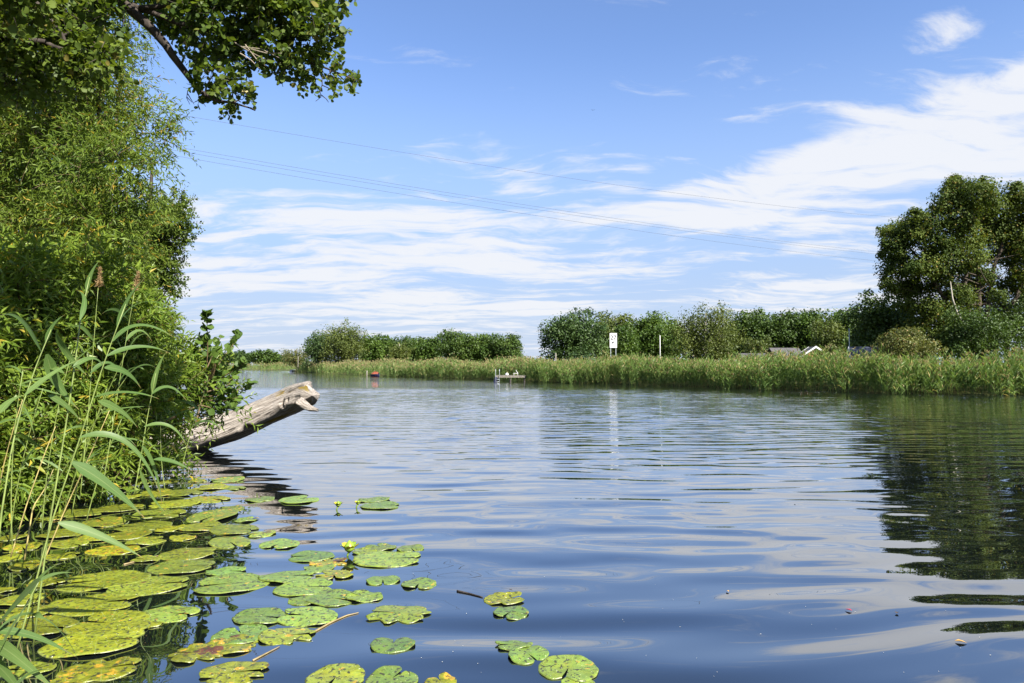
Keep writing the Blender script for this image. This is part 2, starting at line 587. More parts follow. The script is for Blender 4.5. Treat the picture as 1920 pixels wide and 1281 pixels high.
def river_sd(P):
    """signed distance to the river outline, positive on land"""
    A = RIVER
    Bn = np.roll(RIVER, -1, axis=0)
    best = np.full(len(P), 1e9)
    inside = np.zeros(len(P), bool)
    for a, b in zip(A, Bn):
        ab = b - a
        t = np.clip(((P - a) @ ab) / (ab @ ab), 0, 1)
        best = np.minimum(best, np.linalg.norm(P - (a + t[:, None] * ab), axis=1))
        c1 = (a[1] > P[:, 1]) != (b[1] > P[:, 1])
        xi = (b[0] - a[0]) * (P[:, 1] - a[1]) / (b[1] - a[1] + 1e-12) + a[0]
        inside ^= c1 & (P[:, 0] < xi)
    return np.where(inside, -best, best)


def ground_z(P):
    sd = river_sd(P)
    z = np.where(sd > 0, 0.05 + 0.34 * (1 - np.exp(-np.maximum(sd, 0) / 2.2)), np.maximum(sd * 0.35, -1.1) - 0.03)
    return z + 0.05 * np.sin(P[:, 0] * 0.9 + 1) * np.cos(P[:, 1] * 0.7) * (sd > 0.6)


def spaced(lo, hi, near, far):
    xs = list(np.arange(-near, near + 0.1, 2.4))
    s = 1.6
    while xs[-1] < hi:
        xs.append(xs[-1] + s)
        s *= far
    s = 1.6
    while xs[0] > lo:
        xs.insert(0, xs[0] - s)
        s *= far
    return np.array(xs)


gx, gy = spaced(-4500, 4500, 70, 1.12), spaced(-900, 6500, 100, 1.12)
GX, GY = np.meshgrid(gx, gy, indexing='ij')
GP = np.stack([GX.ravel(), GY.ravel()], 1)
gz = ground_z(GP)
i_, j_ = np.meshgrid(np.arange(len(gx) - 1), np.arange(len(gy) - 1), indexing='ij')
ny = len(gy)
GF = np.stack([i_ * ny + j_, (i_ + 1) * ny + j_, (i_ + 1) * ny + j_ + 1, i_ * ny + j_ + 1], -1).reshape(-1, 4)
m, x, out = new_mat('meadow_ground')
geo = x.node('ShaderNodeNewGeometry')
n1 = x.noise(geo.outputs['Position'], 0.35, 6.0, 0.6)
n2 = x.noise(geo.outputs['Position'], 5.0, 4.0, 0.6)
c = x.mix(x.smooth(n1, 0.35, 0.65), rgb(0.045, 0.060, 0.018), rgb(0.10, 0.105, 0.035))
c = x.mix(x.smooth(n2, 0.45, 0.7), c, rgb(0.060, 0.045, 0.028))
p = principled(x, c, 0.95, 0.1)
b = x.node('ShaderNodeBump')
b.inputs['Strength'].default_value = 0.7
b.inputs['Distance'].default_value = 0.08
x.put(b.inputs['Height'], n2)
x.l.new(b.outputs[0], p.inputs['Normal'])
x.l.new(p.outputs[0], out.inputs[0])
o = obj('ground', np.column_stack([GP, gz]), GF, m, smooth=True)
tag(o, 'flat green and brown river banks under the vegetation', None, None, 'structure')

# ------------------------------------------------------------------ water
WAVES = []
wr = np.random.default_rng(3)
for i in range(20):      # long low swell, crests lying across the river
    lam = wr.uniform(0.36, 1.05)
    th = math.pi / 2 + wr.normal(0.03, 0.10)
    WAVES.append((lam, th, wr.uniform(0, 6.28), wr.uniform(0.6, 1.3) * 0.0112, 0))
for i in range(22):      # shorter ripples of the open river
    lam = wr.uniform(0.19, 0.52)
    th = math.pi / 2 + wr.normal(0.0, 0.17)
    WAVES.append((lam, th, wr.uniform(0, 6.28), wr.uniform(0.6, 1.3) * 0.0125, 1))


def sstep(a, b_, v):
    t = np.clip((v - a) / (b_ - a), 0, 1)
    return t * t * (3 - 2 * t)


def wave_z(Xw, Yw):
    Xw, Yw = np.asarray(Xw, float), np.asarray(Yw, float)
    wx = Xw
    wy = Yw + 0.07 * np.sin(Xw * 0.8 + 0.5 * Yw) + 0.04 * np.sin(Xw * 1.7 - 0.4 * Yw + 1.0)
    sw, rp = 0.0, 0.0
    for lam, th, ph, sl, kind in WAVES:
        kk = 2 * np.pi / lam
        h = sl / kk * np.sin(kk * (wx * math.cos(th) + wy * math.sin(th)) + ph)
        if kind == 0:
            sw = sw + h
        else:
            rp = rp + h
    mod = 0.75 + 0.35 * np.sin(Xw * 0.31 + Yw * 0.17 + 0.5) * np.sin(Yw * 0.23 - Xw * 0.11)
    calm = 1 - 0.75 * sstep(-0.9, -2.6, Xw) * sstep(11, 7, Yw)      # the lily pads damp the waves
    open_ = 0.35 * sstep(3.5, 6, Yw + 0.12 * Xw) + 0.65 * sstep(7.5, 14, Yw + 0.12 * Xw)
    fade = sstep(48, 40, Yw)
    return (sw * mod * calm * (0.95 + 0.15 * open_) + rp * open_ * (0.55 + 0.7 * mod)) * fade


ys = [1.2]
while ys[-1] < 47:
    ys.append(ys[-1] + min(max(0.010 * ys[-1], 0.03), 0.05 if ys[-1] < 20 else 0.09))
s = 0.3
while ys[-1] < 6000:
    ys.append(ys[-1] + s)
    s *= 1.22
ys = np.array([-400, -120, -40, -12, -4, -1.5, 0.2, 0.8] + ys)
NC = 210
us = np.linspace(-1, 1, NC)
us = 0.55 * us + 0.45 * us ** 3
half = np.where(ys > 0, ys, 0) * 0.98 + 12 + np.where(ys < -1, -ys, 0)
WX = us[None, :] * half[:, None]
WY = np.repeat(ys[:, None], NC, 1)
WZ = np.where((WY > 1.2) & (WY < 48), wave_z(WX, WY), 0.0)
i_, j_ = np.meshgrid(np.arange(len(ys) - 1), np.arange(NC - 1), indexing='ij')
WF = np.stack([i_ * NC + j_, i_ * NC + j_ + 1, (i_ + 1) * NC + j_ + 1, (i_ + 1) * NC + j_], -1).reshape(-1, 4)
m, x, out = new_mat('river_water')
geo = x.node('ShaderNodeNewGeometry')
pos = geo.outputs['Position']
px_, py_, pz_ = x.sep(pos)
ruffle = x.smooth(py_, 7.0, 34.0)                    # wind reaches the open river, the corner by the lilies is sheltered
patch = x.noise(x.mapping(pos, scale=(0.05, 0.12, 1)), 1.0, 3.0)
r1 = x.noise(x.mapping(pos, scale=(1.1, 3.4, 1)), 1.0, 3.0, 0.55)
r2 = x.noise(x.mapping(pos, (7, 3, 0), (0, 0, 0.25), scale=(3.0, 8.5, 1)), 1.0, 2.0, 0.5)
h = x.m('ADD', x.m('MULTIPLY', r1, 0.026), x.m('MULTIPLY', r2, 0.010))
b = x.node('ShaderNodeBump')
x.put(b.inputs['Strength'], x.m('MULTIPLY', ruffle, x.smooth(patch, 0.25, 0.6, 0.6, 1.0)))
b.inputs['Distance'].default_value = 1.0
x.put(b.inputs['Height'], h)
body = principled(x, rgb(0.0045, 0.0065, 0.0065), 0.5, 0.0)
gl = x.node('ShaderNodeBsdfGlossy')
gl.inputs['Color'].default_value = rgb(0.97, 0.98, 1.0)
x.put(gl.inputs['Roughness'], x.m('MULTIPLY', ruffle, 0.02))
x.l.new(b.outputs[0], gl.inputs['Normal'])
fr = x.node('ShaderNodeLayerWeight')
fr.inputs['Blend'].default_value = 0.5
x.l.new(b.outputs[0], fr.inputs['Normal'])
mx = x.node('ShaderNodeMixShader')
x.put(mx.inputs[0], x.m('MULTIPLY_ADD', x.m('POWER', fr.outputs['Facing'], 2.4), 0.90, 0.07))
x.l.new(body.outputs[0], mx.inputs[1])
x.l.new(gl.outputs[0], mx.inputs[2])
x.l.new(mx.outputs[0], out.inputs[0])
o = obj('water', np.stack([WX, WY, WZ], -1).reshape(-1, 3), WF, m, smooth=True)
tag(o, 'calm rippled river water reflecting sky and trees', None, None, 'structure')

# ------------------------------------------------------------------ trees across the river
def fib(n):
    i = np.arange(n) + 0.5
    ph = np.arccos(1 - 2 * i / n)
    th = np.pi * (1 + 5 ** 0.5) * i
    return np.stack([np.cos(th) * np.sin(ph), np.sin(th) * np.sin(ph), np.cos(ph)], 1)


def blob_leaves(C, Rb, n, size, flat=0.8, inner=0.55, pw=2.0):
    # every blob carries smaller tufts, so the outline breaks up
    ns = 4
    Cs = np.repeat(C, ns, 0) + rand_dirs(len(C) * ns) * (np.repeat(Rb, ns) * rng.uniform(0.6, 1.05, len(C) * ns))[:, None] * np.array([1, 1, flat])
    Rs = np.repeat(Rb, ns) * rng.uniform(0.28, 0.5, len(C) * ns)
    C, Rb = np.vstack([C * 1.0, Cs]), np.concatenate([Rb * 0.95, Rs])
    w = Rb ** pw
    which = rng.choice(len(C), size=n, p=w / w.sum())
    d = rand_dirs(n)
    rr = rng.uniform(inner ** 2, 1.12, n) ** 0.5
    P = C[which] + d * (Rb[which] * rr)[:, None] * np.array([1, 1, flat])
    P += rng.normal(size=P.shape) * (Rb[which] * 0.16)[:, None]
    N = unit(d * 1.1 + rng.normal(size=(n, 3)) * 0.45 + np.array([0, 0, 0.3]))
    D = np.cross(N, rand_dirs(n))
    L = size * rng.uniform(0.6, 1.35, n)
    tint = np.clip(rng.random(len(C))[which] * 0.65 + rng.random(n) * 0.35, 0, 1)
    return P - unit(D) * L[:, None] * 0.5, D, N, L, L * rng.uniform(0.7, 1.1, n), tint


def limbs(mb, base, top, C, r0, n=6):
    """trunk from base to top and a limb to each of some blob centres"""
    ts = np.linspace(0, 1, 7)
    bend = rng.normal(size=3) * 0.03 * np.linalg.norm(top - base)
    bend[2] = 0
    tr = base + (top - base) * ts[:, None] + bend * np.sin(ts * np.pi)[:, None]
    mb.tube(tr, r0 * (1 - 0.75 * ts), n)
    for c in C:
        f = np.clip((c[2] - base[2]) / max(top[2] - base[2], 0.1) - 0.22, 0.12, 0.9)
        s0 = base + (top - base) * f + bend * math.sin(f * math.pi)
        mid = (s0 + c) / 2 + np.array([0, 0, -0.08]) * np.linalg.norm(c - s0)
        mb.tube([s0, mid, c], [r0 * 0.42 * (1 - f * 0.6), r0 * 0.25 * (1 - f * 0.5), r0 * 0.08], 5, False)


def tree(name, label, pl, pr, pt, Y, mat, style='round', n=4200, size=0.34, group='trees across the river', cat='tree', bark='bark', low=0.1, base_px=None):
    pl, pr = pl - 6, pr + 6
    if style != 'conifer':
        pt -= 3
    wx = (pr - pl) * Y / FPX
    cx = ((pl + pr) / 2 - 960) * Y / FPX
    zt = at(960, pt, Y)[2]
    z0 = float(ground_z(np.array([[cx, Y]]))[0]) - 0.05
    H = zt - z0
    rx = wx / 2
    base = np.array([cx, Y, z0])
    t = thing(name, base, label, cat, group)
    if style == 'conifer':
        nl = 26
        C, Rb = [], []
        for q_ in range(nl):
            f = q_ / (nl - 1)
            rr = rx * (1 - f) ** 0.9 + 0.10
            for a in np.linspace(0, 6.28, max(2, int(6 * (1 - f)) + 2), endpoint=False):
                C.append([math.cos(a + q_) * rr * 0.62, math.sin(a + q_) * rr * 0.62, H * (low + (1 - low) * f) - 0.1 * rr])
                Rb.append(max(0.42 * rr, 0.30))
        C, Rb = np.array(C) + base, np.array(Rb)
        P, D, N, L, Wd, ti = blob_leaves(C, Rb, n * 2, size * 0.8, 0.5, 0.2, 1.2)
        lim = C[:0]
    else:
        rz = H * (1 - low) / 2
        cz = z0 + H * low + rz
        nb = 52 if style == 'round' else 64
        n = int(n * 2.25)
        size *= 0.80
        d = fib(nb) + rng.normal(size=(nb, 3)) * 0.16
        k_ = rng.uniform(0.30, 0.90, nb)
        bell = 1.0 + 0.10 * np.sin(d[:, 2] * 3 + rng.random() * 6)
        C = d * k_[:, None] * np.array([rx, rx * 0.9, rz]) * np.stack([bell, bell, np.ones(nb)], 1) + np.array([cx, Y, cz])
        br = 0.36 if style == 'round' else 0.27
        Rb = (0.5 * min(rx, rz) + 0.5 * math.sqrt(rx * rz)) * rng.uniform(br * 0.7, br * 1.25, nb)
        C[:, 2] = np.maximum(C[:, 2], z0 + 0.3)
        # keep the blobs inside the outline
        over = C[:, 2] + Rb * 0.85 - zt
        C[:, 2] -= np.maximum(over, 0)
        top_i = int(np.argmax(C[:, 2]))
        C[top_i, 2] += zt - (C[top_i, 2] + Rb[top_i] * 0.85)
        ex = np.abs(C[:, 0] - cx) + Rb - rx
        C[:, 0] -= np.sign(C[:, 0] - cx) * np.maximum(ex, 0)
        if style == 'weeping':
            P, D, N, L, Wd, ti = blob_leaves(C, Rb, n, size, 1.25, 0.35)
            P[:, 2] -= rng.random(len(P)) ** 2 * 0.5 * rx * 0.5
            P[:, 2] = np.maximum(P[:, 2], z0 + 0.2)
        else:
            P, D, N, L, Wd, ti = blob_leaves(C, Rb, n, size)
        lim = C[::2]
    mb = MB()
    limbs(mb, base - np.array([0, 0, 0.1]), np.array([cx + rng.normal() * 0.1, Y, z0 + H * 0.9]), lim, max(0.03 * H, 0.07))
    mb.build('trunk', M[bark], t, True)
    V, T, tt = leaf_mesh(P, D, N, L, Wd, CLUMP, ti)
    obj('crown', V, T, M[mat], t, False, {'tint': tt})
    return t


# right of the gap, behind the reed bed, from the gap towards the big tree
tree('broadleaf_tree', 'big round dark green tree at the end of the wood beside the sky gap', 1010, 1136, 583, 84, 'bluish', n=7000, size=0.30)
tree('broadleaf_tree', 'tree behind the white number sign, left of the bright maple-like one', 1112, 1196, 587, 98, 'birch', n=4500)
tree('broadleaf_tree', 'bright green bushy tree just behind and beside the number sign', 1150, 1196, 612, 88, 'maple', n=3200, size=0.28)
tree('broadleaf_tree', 'mid green tree behind the thin white pole in the reeds', 1170, 1274, 586, 96, 'maple', n=5600)
tree('conifer_tree', 'single dark conifer tip poking above the trees behind the white pole', 1206, 1252, 584, 120, 'conifer', 'conifer', 2200, 0.34, bark='bark_dark')
tree('birch_tree', 'broad olive green birch with drooping twigs in the middle of the wood', 1252, 1394, 577, 88, 'birch', 'weeping', 8200, 0.25, bark='bark_pale')
tree('broadleaf_tree', 'dark green oak right beside the olive birch', 1362, 1446, 580, 100, 'oak', n=5600)
tree('broadleaf_tree', 'dense green oak above the grey cottage roof', 1426, 1512, 580, 98, 'oak', n=5600)
tree('broadleaf_tree', 'green oak above the white edged cottage gable', 1490, 1566, 582, 96, 'maple', n=5000)
tree('broadleaf_tree', 'dark narrow tree behind the pale mast', 1552, 1634, 578, 86, 'oak', n=5200, size=0.30)
tree('conifer_tree', 'conifer tip above the wood, left one of the pair near the mast', 1560, 1592, 582, 128, 'conifer', 'conifer', 1800, 0.36, bark='bark_dark')
tree('conifer_tree', 'conifer tip above the wood, right one of the pair near the mast', 1588, 1622, 578, 130, 'conifer', 'conifer', 1800, 0.36, bark='bark_dark')
tree('broadleaf_tree', 'yellow green small tree between the cottage gable and the oaks', 1520, 1582, 598, 84, 'birch', n=3000, size=0.26)
tree('shrub', 'rounded olive shrub left of the grey cottage roof', 1396, 1444, 634, 76, 'birch', n=2400, size=0.22, group='shrubs along the reeds', cat='shrub')
tree('shrub', 'rounded yellow green shrub right of the white edged gable', 1528, 1586, 644, 66, 'bush', n=2400, size=0.19, group='shrubs along the reeds', cat='shrub')
tree('broadleaf_tree', 'dark tree at the foot of the tall tree, next to the white house', 1602, 1716, 546, 58, 'oak', n=7000, size=0.24)
tree('shrub', 'sprawling yellow green bush below the tall tree, beside the white house', 1646, 1752, 612, 45, 'bush', n=5000, size=0.14, group='shrubs along the reeds', cat='shrub')
tree('shrub', 'dark leafy thicket under the middle of the tall tree', 1700, 1836, 530, 50.5, 'bigtree', n=6000, size=0.18, group='shrubs along the reeds', cat='shrub')
tree('shrub', 'leafy green thicket under the outer side of the tall tree', 1812, 1960, 524, 51.5, 'oak', n=6500, size=0.18, group='shrubs along the reeds', cat='shrub')

tree('shrub', 'dark thicket hiding the foot of the tall trunk', 1752, 1892, 570, 47.5, 'oak', n=6000, size=0.17, group='shrubs along the reeds', cat='shrub')

# left of the gap, the grove on the far reed point
tree('shrub', 'small thin leaved willow bush at the tip of the far reed point', 532, 582, 652, 150, 'bush', n=1700, size=0.30, group='shrubs along the reeds', cat='shrub')
tree('broadleaf_tree', 'pointed dark green tree at the left end of the far grove', 574, 626, 621, 138, 'bluish', n=3600, size=0.36, group='trees of the far grove')
tree('birch_tree', 'tallest domed birch of the far grove', 606, 690, 606, 132, 'birch', 'weeping', 6000, 0.33, group='trees of the far grove', bark='bark_pale')
tree('broadleaf_tree', 'green tree next to the domed birch in the far grove', 684, 742, 628, 134, 'maple', n=3600, size=0.38, group='trees of the far grove')
tree('birch_tree', 'small yellow green birch low in the far grove', 724, 772, 642, 118, 'birch', 'weeping', 2600, 0.30, group='trees of the far grove', bark='bark_pale')
tree('broadleaf_tree', 'green tree in the middle of the far grove behind the small birch', 738, 798, 631, 130, 'oak', n=3400, size=0.38, group='trees of the far grove')
tree('broadleaf_tree', 'bright green tree left of the large round oak in the far grove', 784, 836, 632, 128, 'maple', n=3200, size=0.36, group='trees of the far grove')
tree('broadleaf_tree', 'large round dark oak of the far grove', 822, 894, 620, 120, 'oak', n=4600, size=0.36, group='trees of the far grove')
tree('broadleaf_tree', 'bright green tree right of the large round oak in the far grove', 876, 934, 627, 120, 'maple', n=3800, size=0.35, group='trees of the far grove')
tree('broadleaf_tree', 'dark green tree at the right end of the far grove beside the sky gap', 922, 976, 627, 118, 'oak', n=3600, size=0.35, group='trees of the far grove')
ORD = ['first', 'second', 'third', 'fourth', 'fifth', 'sixth', 'seventh', 'eighth', 'ninth', 'tenth']
# back rows that close the wood and the grove
for q_, (a_, b_, t_, Y_, mm) in enumerate([(1096, 1180, 604, 118, 'oak'), (1160, 1236, 610, 122, 'bluish'), (1216, 1296, 602, 120, 'oak'), (1330, 1404, 606, 122, 'maple'), (1392, 1468, 590, 120, 'oak'), (1460, 1540, 588, 122, 'oak'), (1530, 1606, 586, 118, 'oak'), (1590, 1670, 574, 112, 'oak'), (1640, 1720, 580, 90, 'oak')]):
    tree('broadleaf_tree', '%s tree of the back row closing the wood, counted from the sky gap' % ORD[q_], a_, b_, t_, Y_, mm, n=2000, size=0.55, group='back row of the wood')
for q_, (a_, b_, t_, Y_, mm) in enumerate([(664, 720, 634, 160, 'oak'), (712, 770, 636, 160, 'bluish'), (764, 822, 634, 160, 'oak'), (860, 916, 630, 150, 'oak'), (906, 956, 632, 150, 'bluish')]):
    tree('broadleaf_tree', '%s tree of the back row of the far grove, counted from the domed birch' % ORD[q_], a_, b_, t_, Y_, mm, n=1700, size=0.6, group='back row of the far grove')
# far away, round the bend
far = [(470, 530, 658, 250, 'oak'), (428, 484, 660, 262, 'bluish'), (392, 440, 662, 270, 'oak'), (338, 404, 656, 250, 'oak'), (300, 350, 660, 255, 'bluish'), (506, 548, 668, 300, 'bluish')]
for q_, (a_, b_, t_, Y_, mm) in enumerate(sorted(far)):
    tree('broadleaf_tree', 'small distant dark tree round the river bend, %s counting from the willow' % ORD[q_], a_, b_, t_, Y_, mm, n=1300, size=0.85, group='distant trees round the river bend')
# the horizon wood seen through the gap
Cw = np.column_stack([np.linspace(-60, 60, 60), 900 + rng.normal(0, 15, 60), rng.uniform(3, 7, 60)])
P, D, N, L, Wd, ti = blob_leaves(Cw, rng.uniform(3, 5, 60), 2500, 1.8)
V, T, tt = leaf_mesh(P, D, N, L, Wd, CLUMP, ti)
o = obj('distant_forest', V, T, M['bluish'], None, False, {'tint': tt})
tag(o, 'thin dark line of far forest in the gap between the groves', 'forest', None, 'stuff')

# ------------------------------------------------------------------ the tall tree on the opposite bank
BIG = [(1788, 341, 15), (1812, 352, 20), (1850, 352, 20), (1785, 352, 20), (1772, 378, 26), (1800, 372, 24), (1835, 362, 26), (1830, 395, 32), (1790, 410, 34), (1862, 392, 30), (1898, 362, 24), (1905, 392, 28), (1935, 380, 30),
       (1752, 395, 14), (1742, 420, 24), (1720, 408, 20), (1700, 420, 20), (1678, 432, 22), (1660, 436, 16), (1708, 448, 30), (1680, 462, 24), (1664, 476, 16), (1752, 452, 34),
       (1800, 446, 36), (1846, 436, 36), (1888, 430, 34), (1925, 430, 34), (1672, 504, 26), (1702, 500, 28), (1736, 500, 30), (1774, 492, 34), (1880, 474, 32), (1915, 480, 32),
       (1826, 480, 26), (1668, 536, 18), (1692, 540, 26), (1724, 540, 24), (1758, 532, 24), (1812, 520, 26), (1850, 520, 24), (1800, 556, 26), (1836, 552, 24), (1902, 536, 24),
       (1936, 520, 30), (1940, 470, 34), (1700, 570, 18), (1740, 572, 22), (1870, 556, 16), (1960, 440, 40), (1965, 500, 36), (1950, 560, 30)]
YB = 50.0
base = np.array([*at(1830, 640, YB)[:2], 0.3])
t = thing('tall_tree', base, 'tall broad tree with an open crown on the opposite bank at the picture edge', 'tree', 'trees across the river')
C = np.array([at(px, py, YB + rng.normal(0, 1.6)) for px, py, r in BIG])
Rb = np.array([r * YB / FPX for _, _, r in BIG])
P, D, N, L, Wd, ti = blob_leaves(C, Rb * 1.10, 96000, 0.15, 0.8, 0.15)
V, T, tt = leaf_mesh(P, D, N, L, Wd, CLUMP, ti)
obj('crown', V, T, M['bigtree'], t, False, {'tint': tt})
mb = MB()
stems = [((1834, 650), (1836, 540), (1828, 450), (1800, 370)), ((1828, 650), (1812, 560), (1806, 470), (1768, 400)), ((1842, 650), (1856, 540), (1880, 450), (1900, 380)), ((1826, 640), (1770, 560), (1730, 490), (1680, 440)), ((1846, 640), (1905, 560), (1940, 480), (1960, 440))]
for st in stems:
    pts = np.array([at(px, py, YB) for px, py in st])
    f = np.linspace(0, 1, 13)
    sm = np.stack([np.interp(f, np.linspace(0, 1, 4), pts[:, a]) for a in range(3)], 1) + rng.normal(0, 0.05, (13, 3))
    mb.tube(sm, 0.17 * (1 - f) + 0.04, 7)
    for c in C[rng.choice(len(C), 11, replace=False)]:
        kq = int(np.argmin(np.linalg.norm(sm[3:] - (c - np.array([0, 0, 1.0])), axis=1))) + 3
        mb.tube([sm[kq], (sm[kq] + c) / 2 + np.array([0, 0, -0.15]), c], [0.05, 0.035, 0.015], 5, False)
mb.build('trunk', M['bark'], t, True)
mb = MB()
mb.tube([at(1782, 528, 47.5), at(1786, 560, 47.4), at(1796, 590, 47.3), at(1806, 604, 47.2)], [0.03, 0.05, 0.055, 0.06], 6)
o = mb.build('dead_branch', M['bark_pale'], t, True)
o['label'] = 'bare pale dead branch'

# ------------------------------------------------------------------ reed beds
def along(poly, n):
    seg = np.linalg.norm(np.diff(poly, axis=0), axis=1)
    cum = np.concatenate([[0], np.cumsum(seg)])
    s_ = rng.uniform(0, cum[-1], n)
    k_ = np.clip(np.searchsorted(cum, s_) - 1, 0, len(seg) - 1)
    f = (s_ - cum[k_]) / seg[k_]
    P = poly[k_] + (poly[k_ + 1] - poly[k_]) * f[:, None]
    T = unit(poly[k_ + 1] - poly[k_])
    return P, np.stack([T[:, 1], -T[:, 0]], 1)      # point and the landward normal


def reed_bed(name, label, poly, depth, n, H, lw, nl, group='reed beds', plume=0.6, side=1.0):
    P2, Nn = along(poly, n)
    dd = rng.random(n) ** 1.4 * depth - 0.5 * np.sin(P2[:, 0] * 1.3) * 0.5 - rng.random(n) * 0.4 - 0.9 * rng.random(n) * (np.sin(P2[:, 0] * 2.1 + 0.6) * np.sin(P2[:, 0] * 0.83) > 0.25)
    P2 = P2 + side * Nn * dd[:, None]
    z0 = np.maximum(ground_z(P2), -0.25)
    lo = 0.88 + 0.13 * np.sin(P2[:, 0] * 0.7 + 1.3) + 0.06 * np.sin(P2[:, 0] * 2.3 + P2[:, 1])
    h = H * lo * rng.uniform(0.66, 1.14, n) * np.where(rng.random(n) < 0.05, 1.22, 1.0)
    B = np.column_stack([P2, z0])
    lean = rng.normal(size=(n, 2)) * 0.10 + np.array([-0.05, 0.0])
    U = unit(np.column_stack([lean, np.ones(n)]))
    tl = np.linspace(0, 1, 3)[None, :, None]
    bend = np.column_stack([rng.normal(0, 0.08, (n, 2)), np.zeros(n)])
    TW = B[:, None] + U[:, None] * tl * h[:, None, None] + bend[:, None] * tl ** 2 * h[:, None, None]
    Vs, Fs = ribbons(TW, max(0.006, lw * 0.16))
    ft = rng.uniform(0.18, 0.97, (n, nl))
    Cq = B[:, None] + U[:, None] * (ft * h[:, None])[..., None] + bend[:, None] * (ft ** 2 * h[:, None])[..., None]
    aa = rng.uniform(0, 6.28, (n, nl))
    Dq = np.stack([np.cos(aa), np.sin(aa), rng.uniform(0.5, 2.6, (n, nl))], -1).reshape(-1, 3)
    Cq = Cq.reshape(-1, 3)
    Nq = unit(np.column_stack([-Dq[:, :2], np.full(len(Dq), 1.2)]) + rng.normal(size=Cq.shape) * 0.4)
    Lq = rng.uniform(0.28, 0.58, len(Cq)) * (H / 2.2)
    Vl, Tl, tl_ = leaf_mesh(Cq, Dq, Nq, Lq, lw * rng.uniform(0.7, 1.3, len(Cq)), THIN, np.repeat(rng.random(n), nl) * 0.6 + rng.random(len(Cq)) * 0.4)
    o = thing(name, (float(P2[:, 0].mean()), float(P2[:, 1].mean()), 0), label, 'reeds', group, 'stuff')
    obj('leaves', np.vstack([Vs, Vl]), [Fs, Tl + len(Vs)], M['reed_far'], o, False, {'tint': np.concatenate([np.repeat(rng.random(n), 9), tl_])})['kind'] = 'stuff'
    pk = np.where(rng.random(n) < plume)[0]
    tips = TW[pk, -1]
    Pq = np.repeat(tips, 3, 0) - np.array([0, 0, 0.06])
    Dq = unit(np.repeat(U[pk], 3, 0) + rng.normal(size=Pq.shape) * 0.35 + np.array([-0.25, 0, 0]))
    V, T, tt = leaf_mesh(Pq, Dq, rand_dirs(len(Pq)), rng.uniform(0.16, 0.28, len(Pq)) * (H / 2.2), lw * 1.6, LANCE)
    obj('plumes', V, T, M['plume_far'], o, False, {'tint': tt})['kind'] = 'stuff'


reed_bed('reeds', 'tall green reed bed with tan plumes along the opposite bank', RIGHT_SHORE[2:8], 5.5, 8400, 1.84, 0.042, 9, plume=0.4)
reed_bed('reeds', 'reed bed beyond the wooden jetty towards the far grove', RIGHT_SHORE[7:10], 6, 4200, 1.85, 0.062, 6, plume=0.6)
reed_bed('reeds', 'distant tan topped reeds on the point below the far grove', RIGHT_SHORE[9:12], 7, 4200, 1.9, 0.085, 5, plume=1.0)
reed_bed('reeds', 'faint strip of reeds on the farthest bank round the bend', RIGHT_SHORE[11:15], 7, 2600, 2.0, 0.16, 4, plume=1.0)

# ------------------------------------------------------------------ cottages, sign, posts, jetty, boats
M['white'] = plain_mat('white_paint', (0.62, 0.62, 0.61), 0.55, 0.06, 6)
M['roof_grey'] = plain_mat('grey_roof', (0.07, 0.065, 0.068), 0.8, 0.15, 5)
M['roof_dark'] = plain_mat('dark_roof', (0.045, 0.055, 0.085), 0.5, 0.15, 5)
M['red_wall'] = plain_mat('red_board_wall', (0.26, 0.055, 0.035), 0.8, 0.15, 5)
M['wood_grey'] = plain_mat('weathered_wood', (0.22, 0.20, 0.165), 0.85, 0.25, 12, 0.2)
M['wood_dark'] = plain_mat('wet_wood', (0.06, 0.05, 0.045), 0.7, 0.2, 12)
M['metal'] = plain_mat('galvanised_metal', (0.40, 0.43, 0.45), 0.5, 0.08, 12, 0.5, 0.6)
M['black'] = plain_mat('black_print', (0.02, 0.022, 0.03), 0.6, 0.1, 9)
M['glass'] = plain_mat('dark_window', (0.03, 0.035, 0.045), 0.08, 0.05, 3, 0.6)
M['rust_cover'] = plain_mat('rust_red_cover', (0.30, 0.075, 0.035), 0.8, 0.3, 9)
M['navy'] = plain_mat('navy_hull', (0.022, 0.025, 0.075), 0.4, 0.15, 5)
M['wire'] = plain_mat('cable', (0.07, 0.085, 0.12), 0.6, 0.05, 3, 0.2, 0.0)


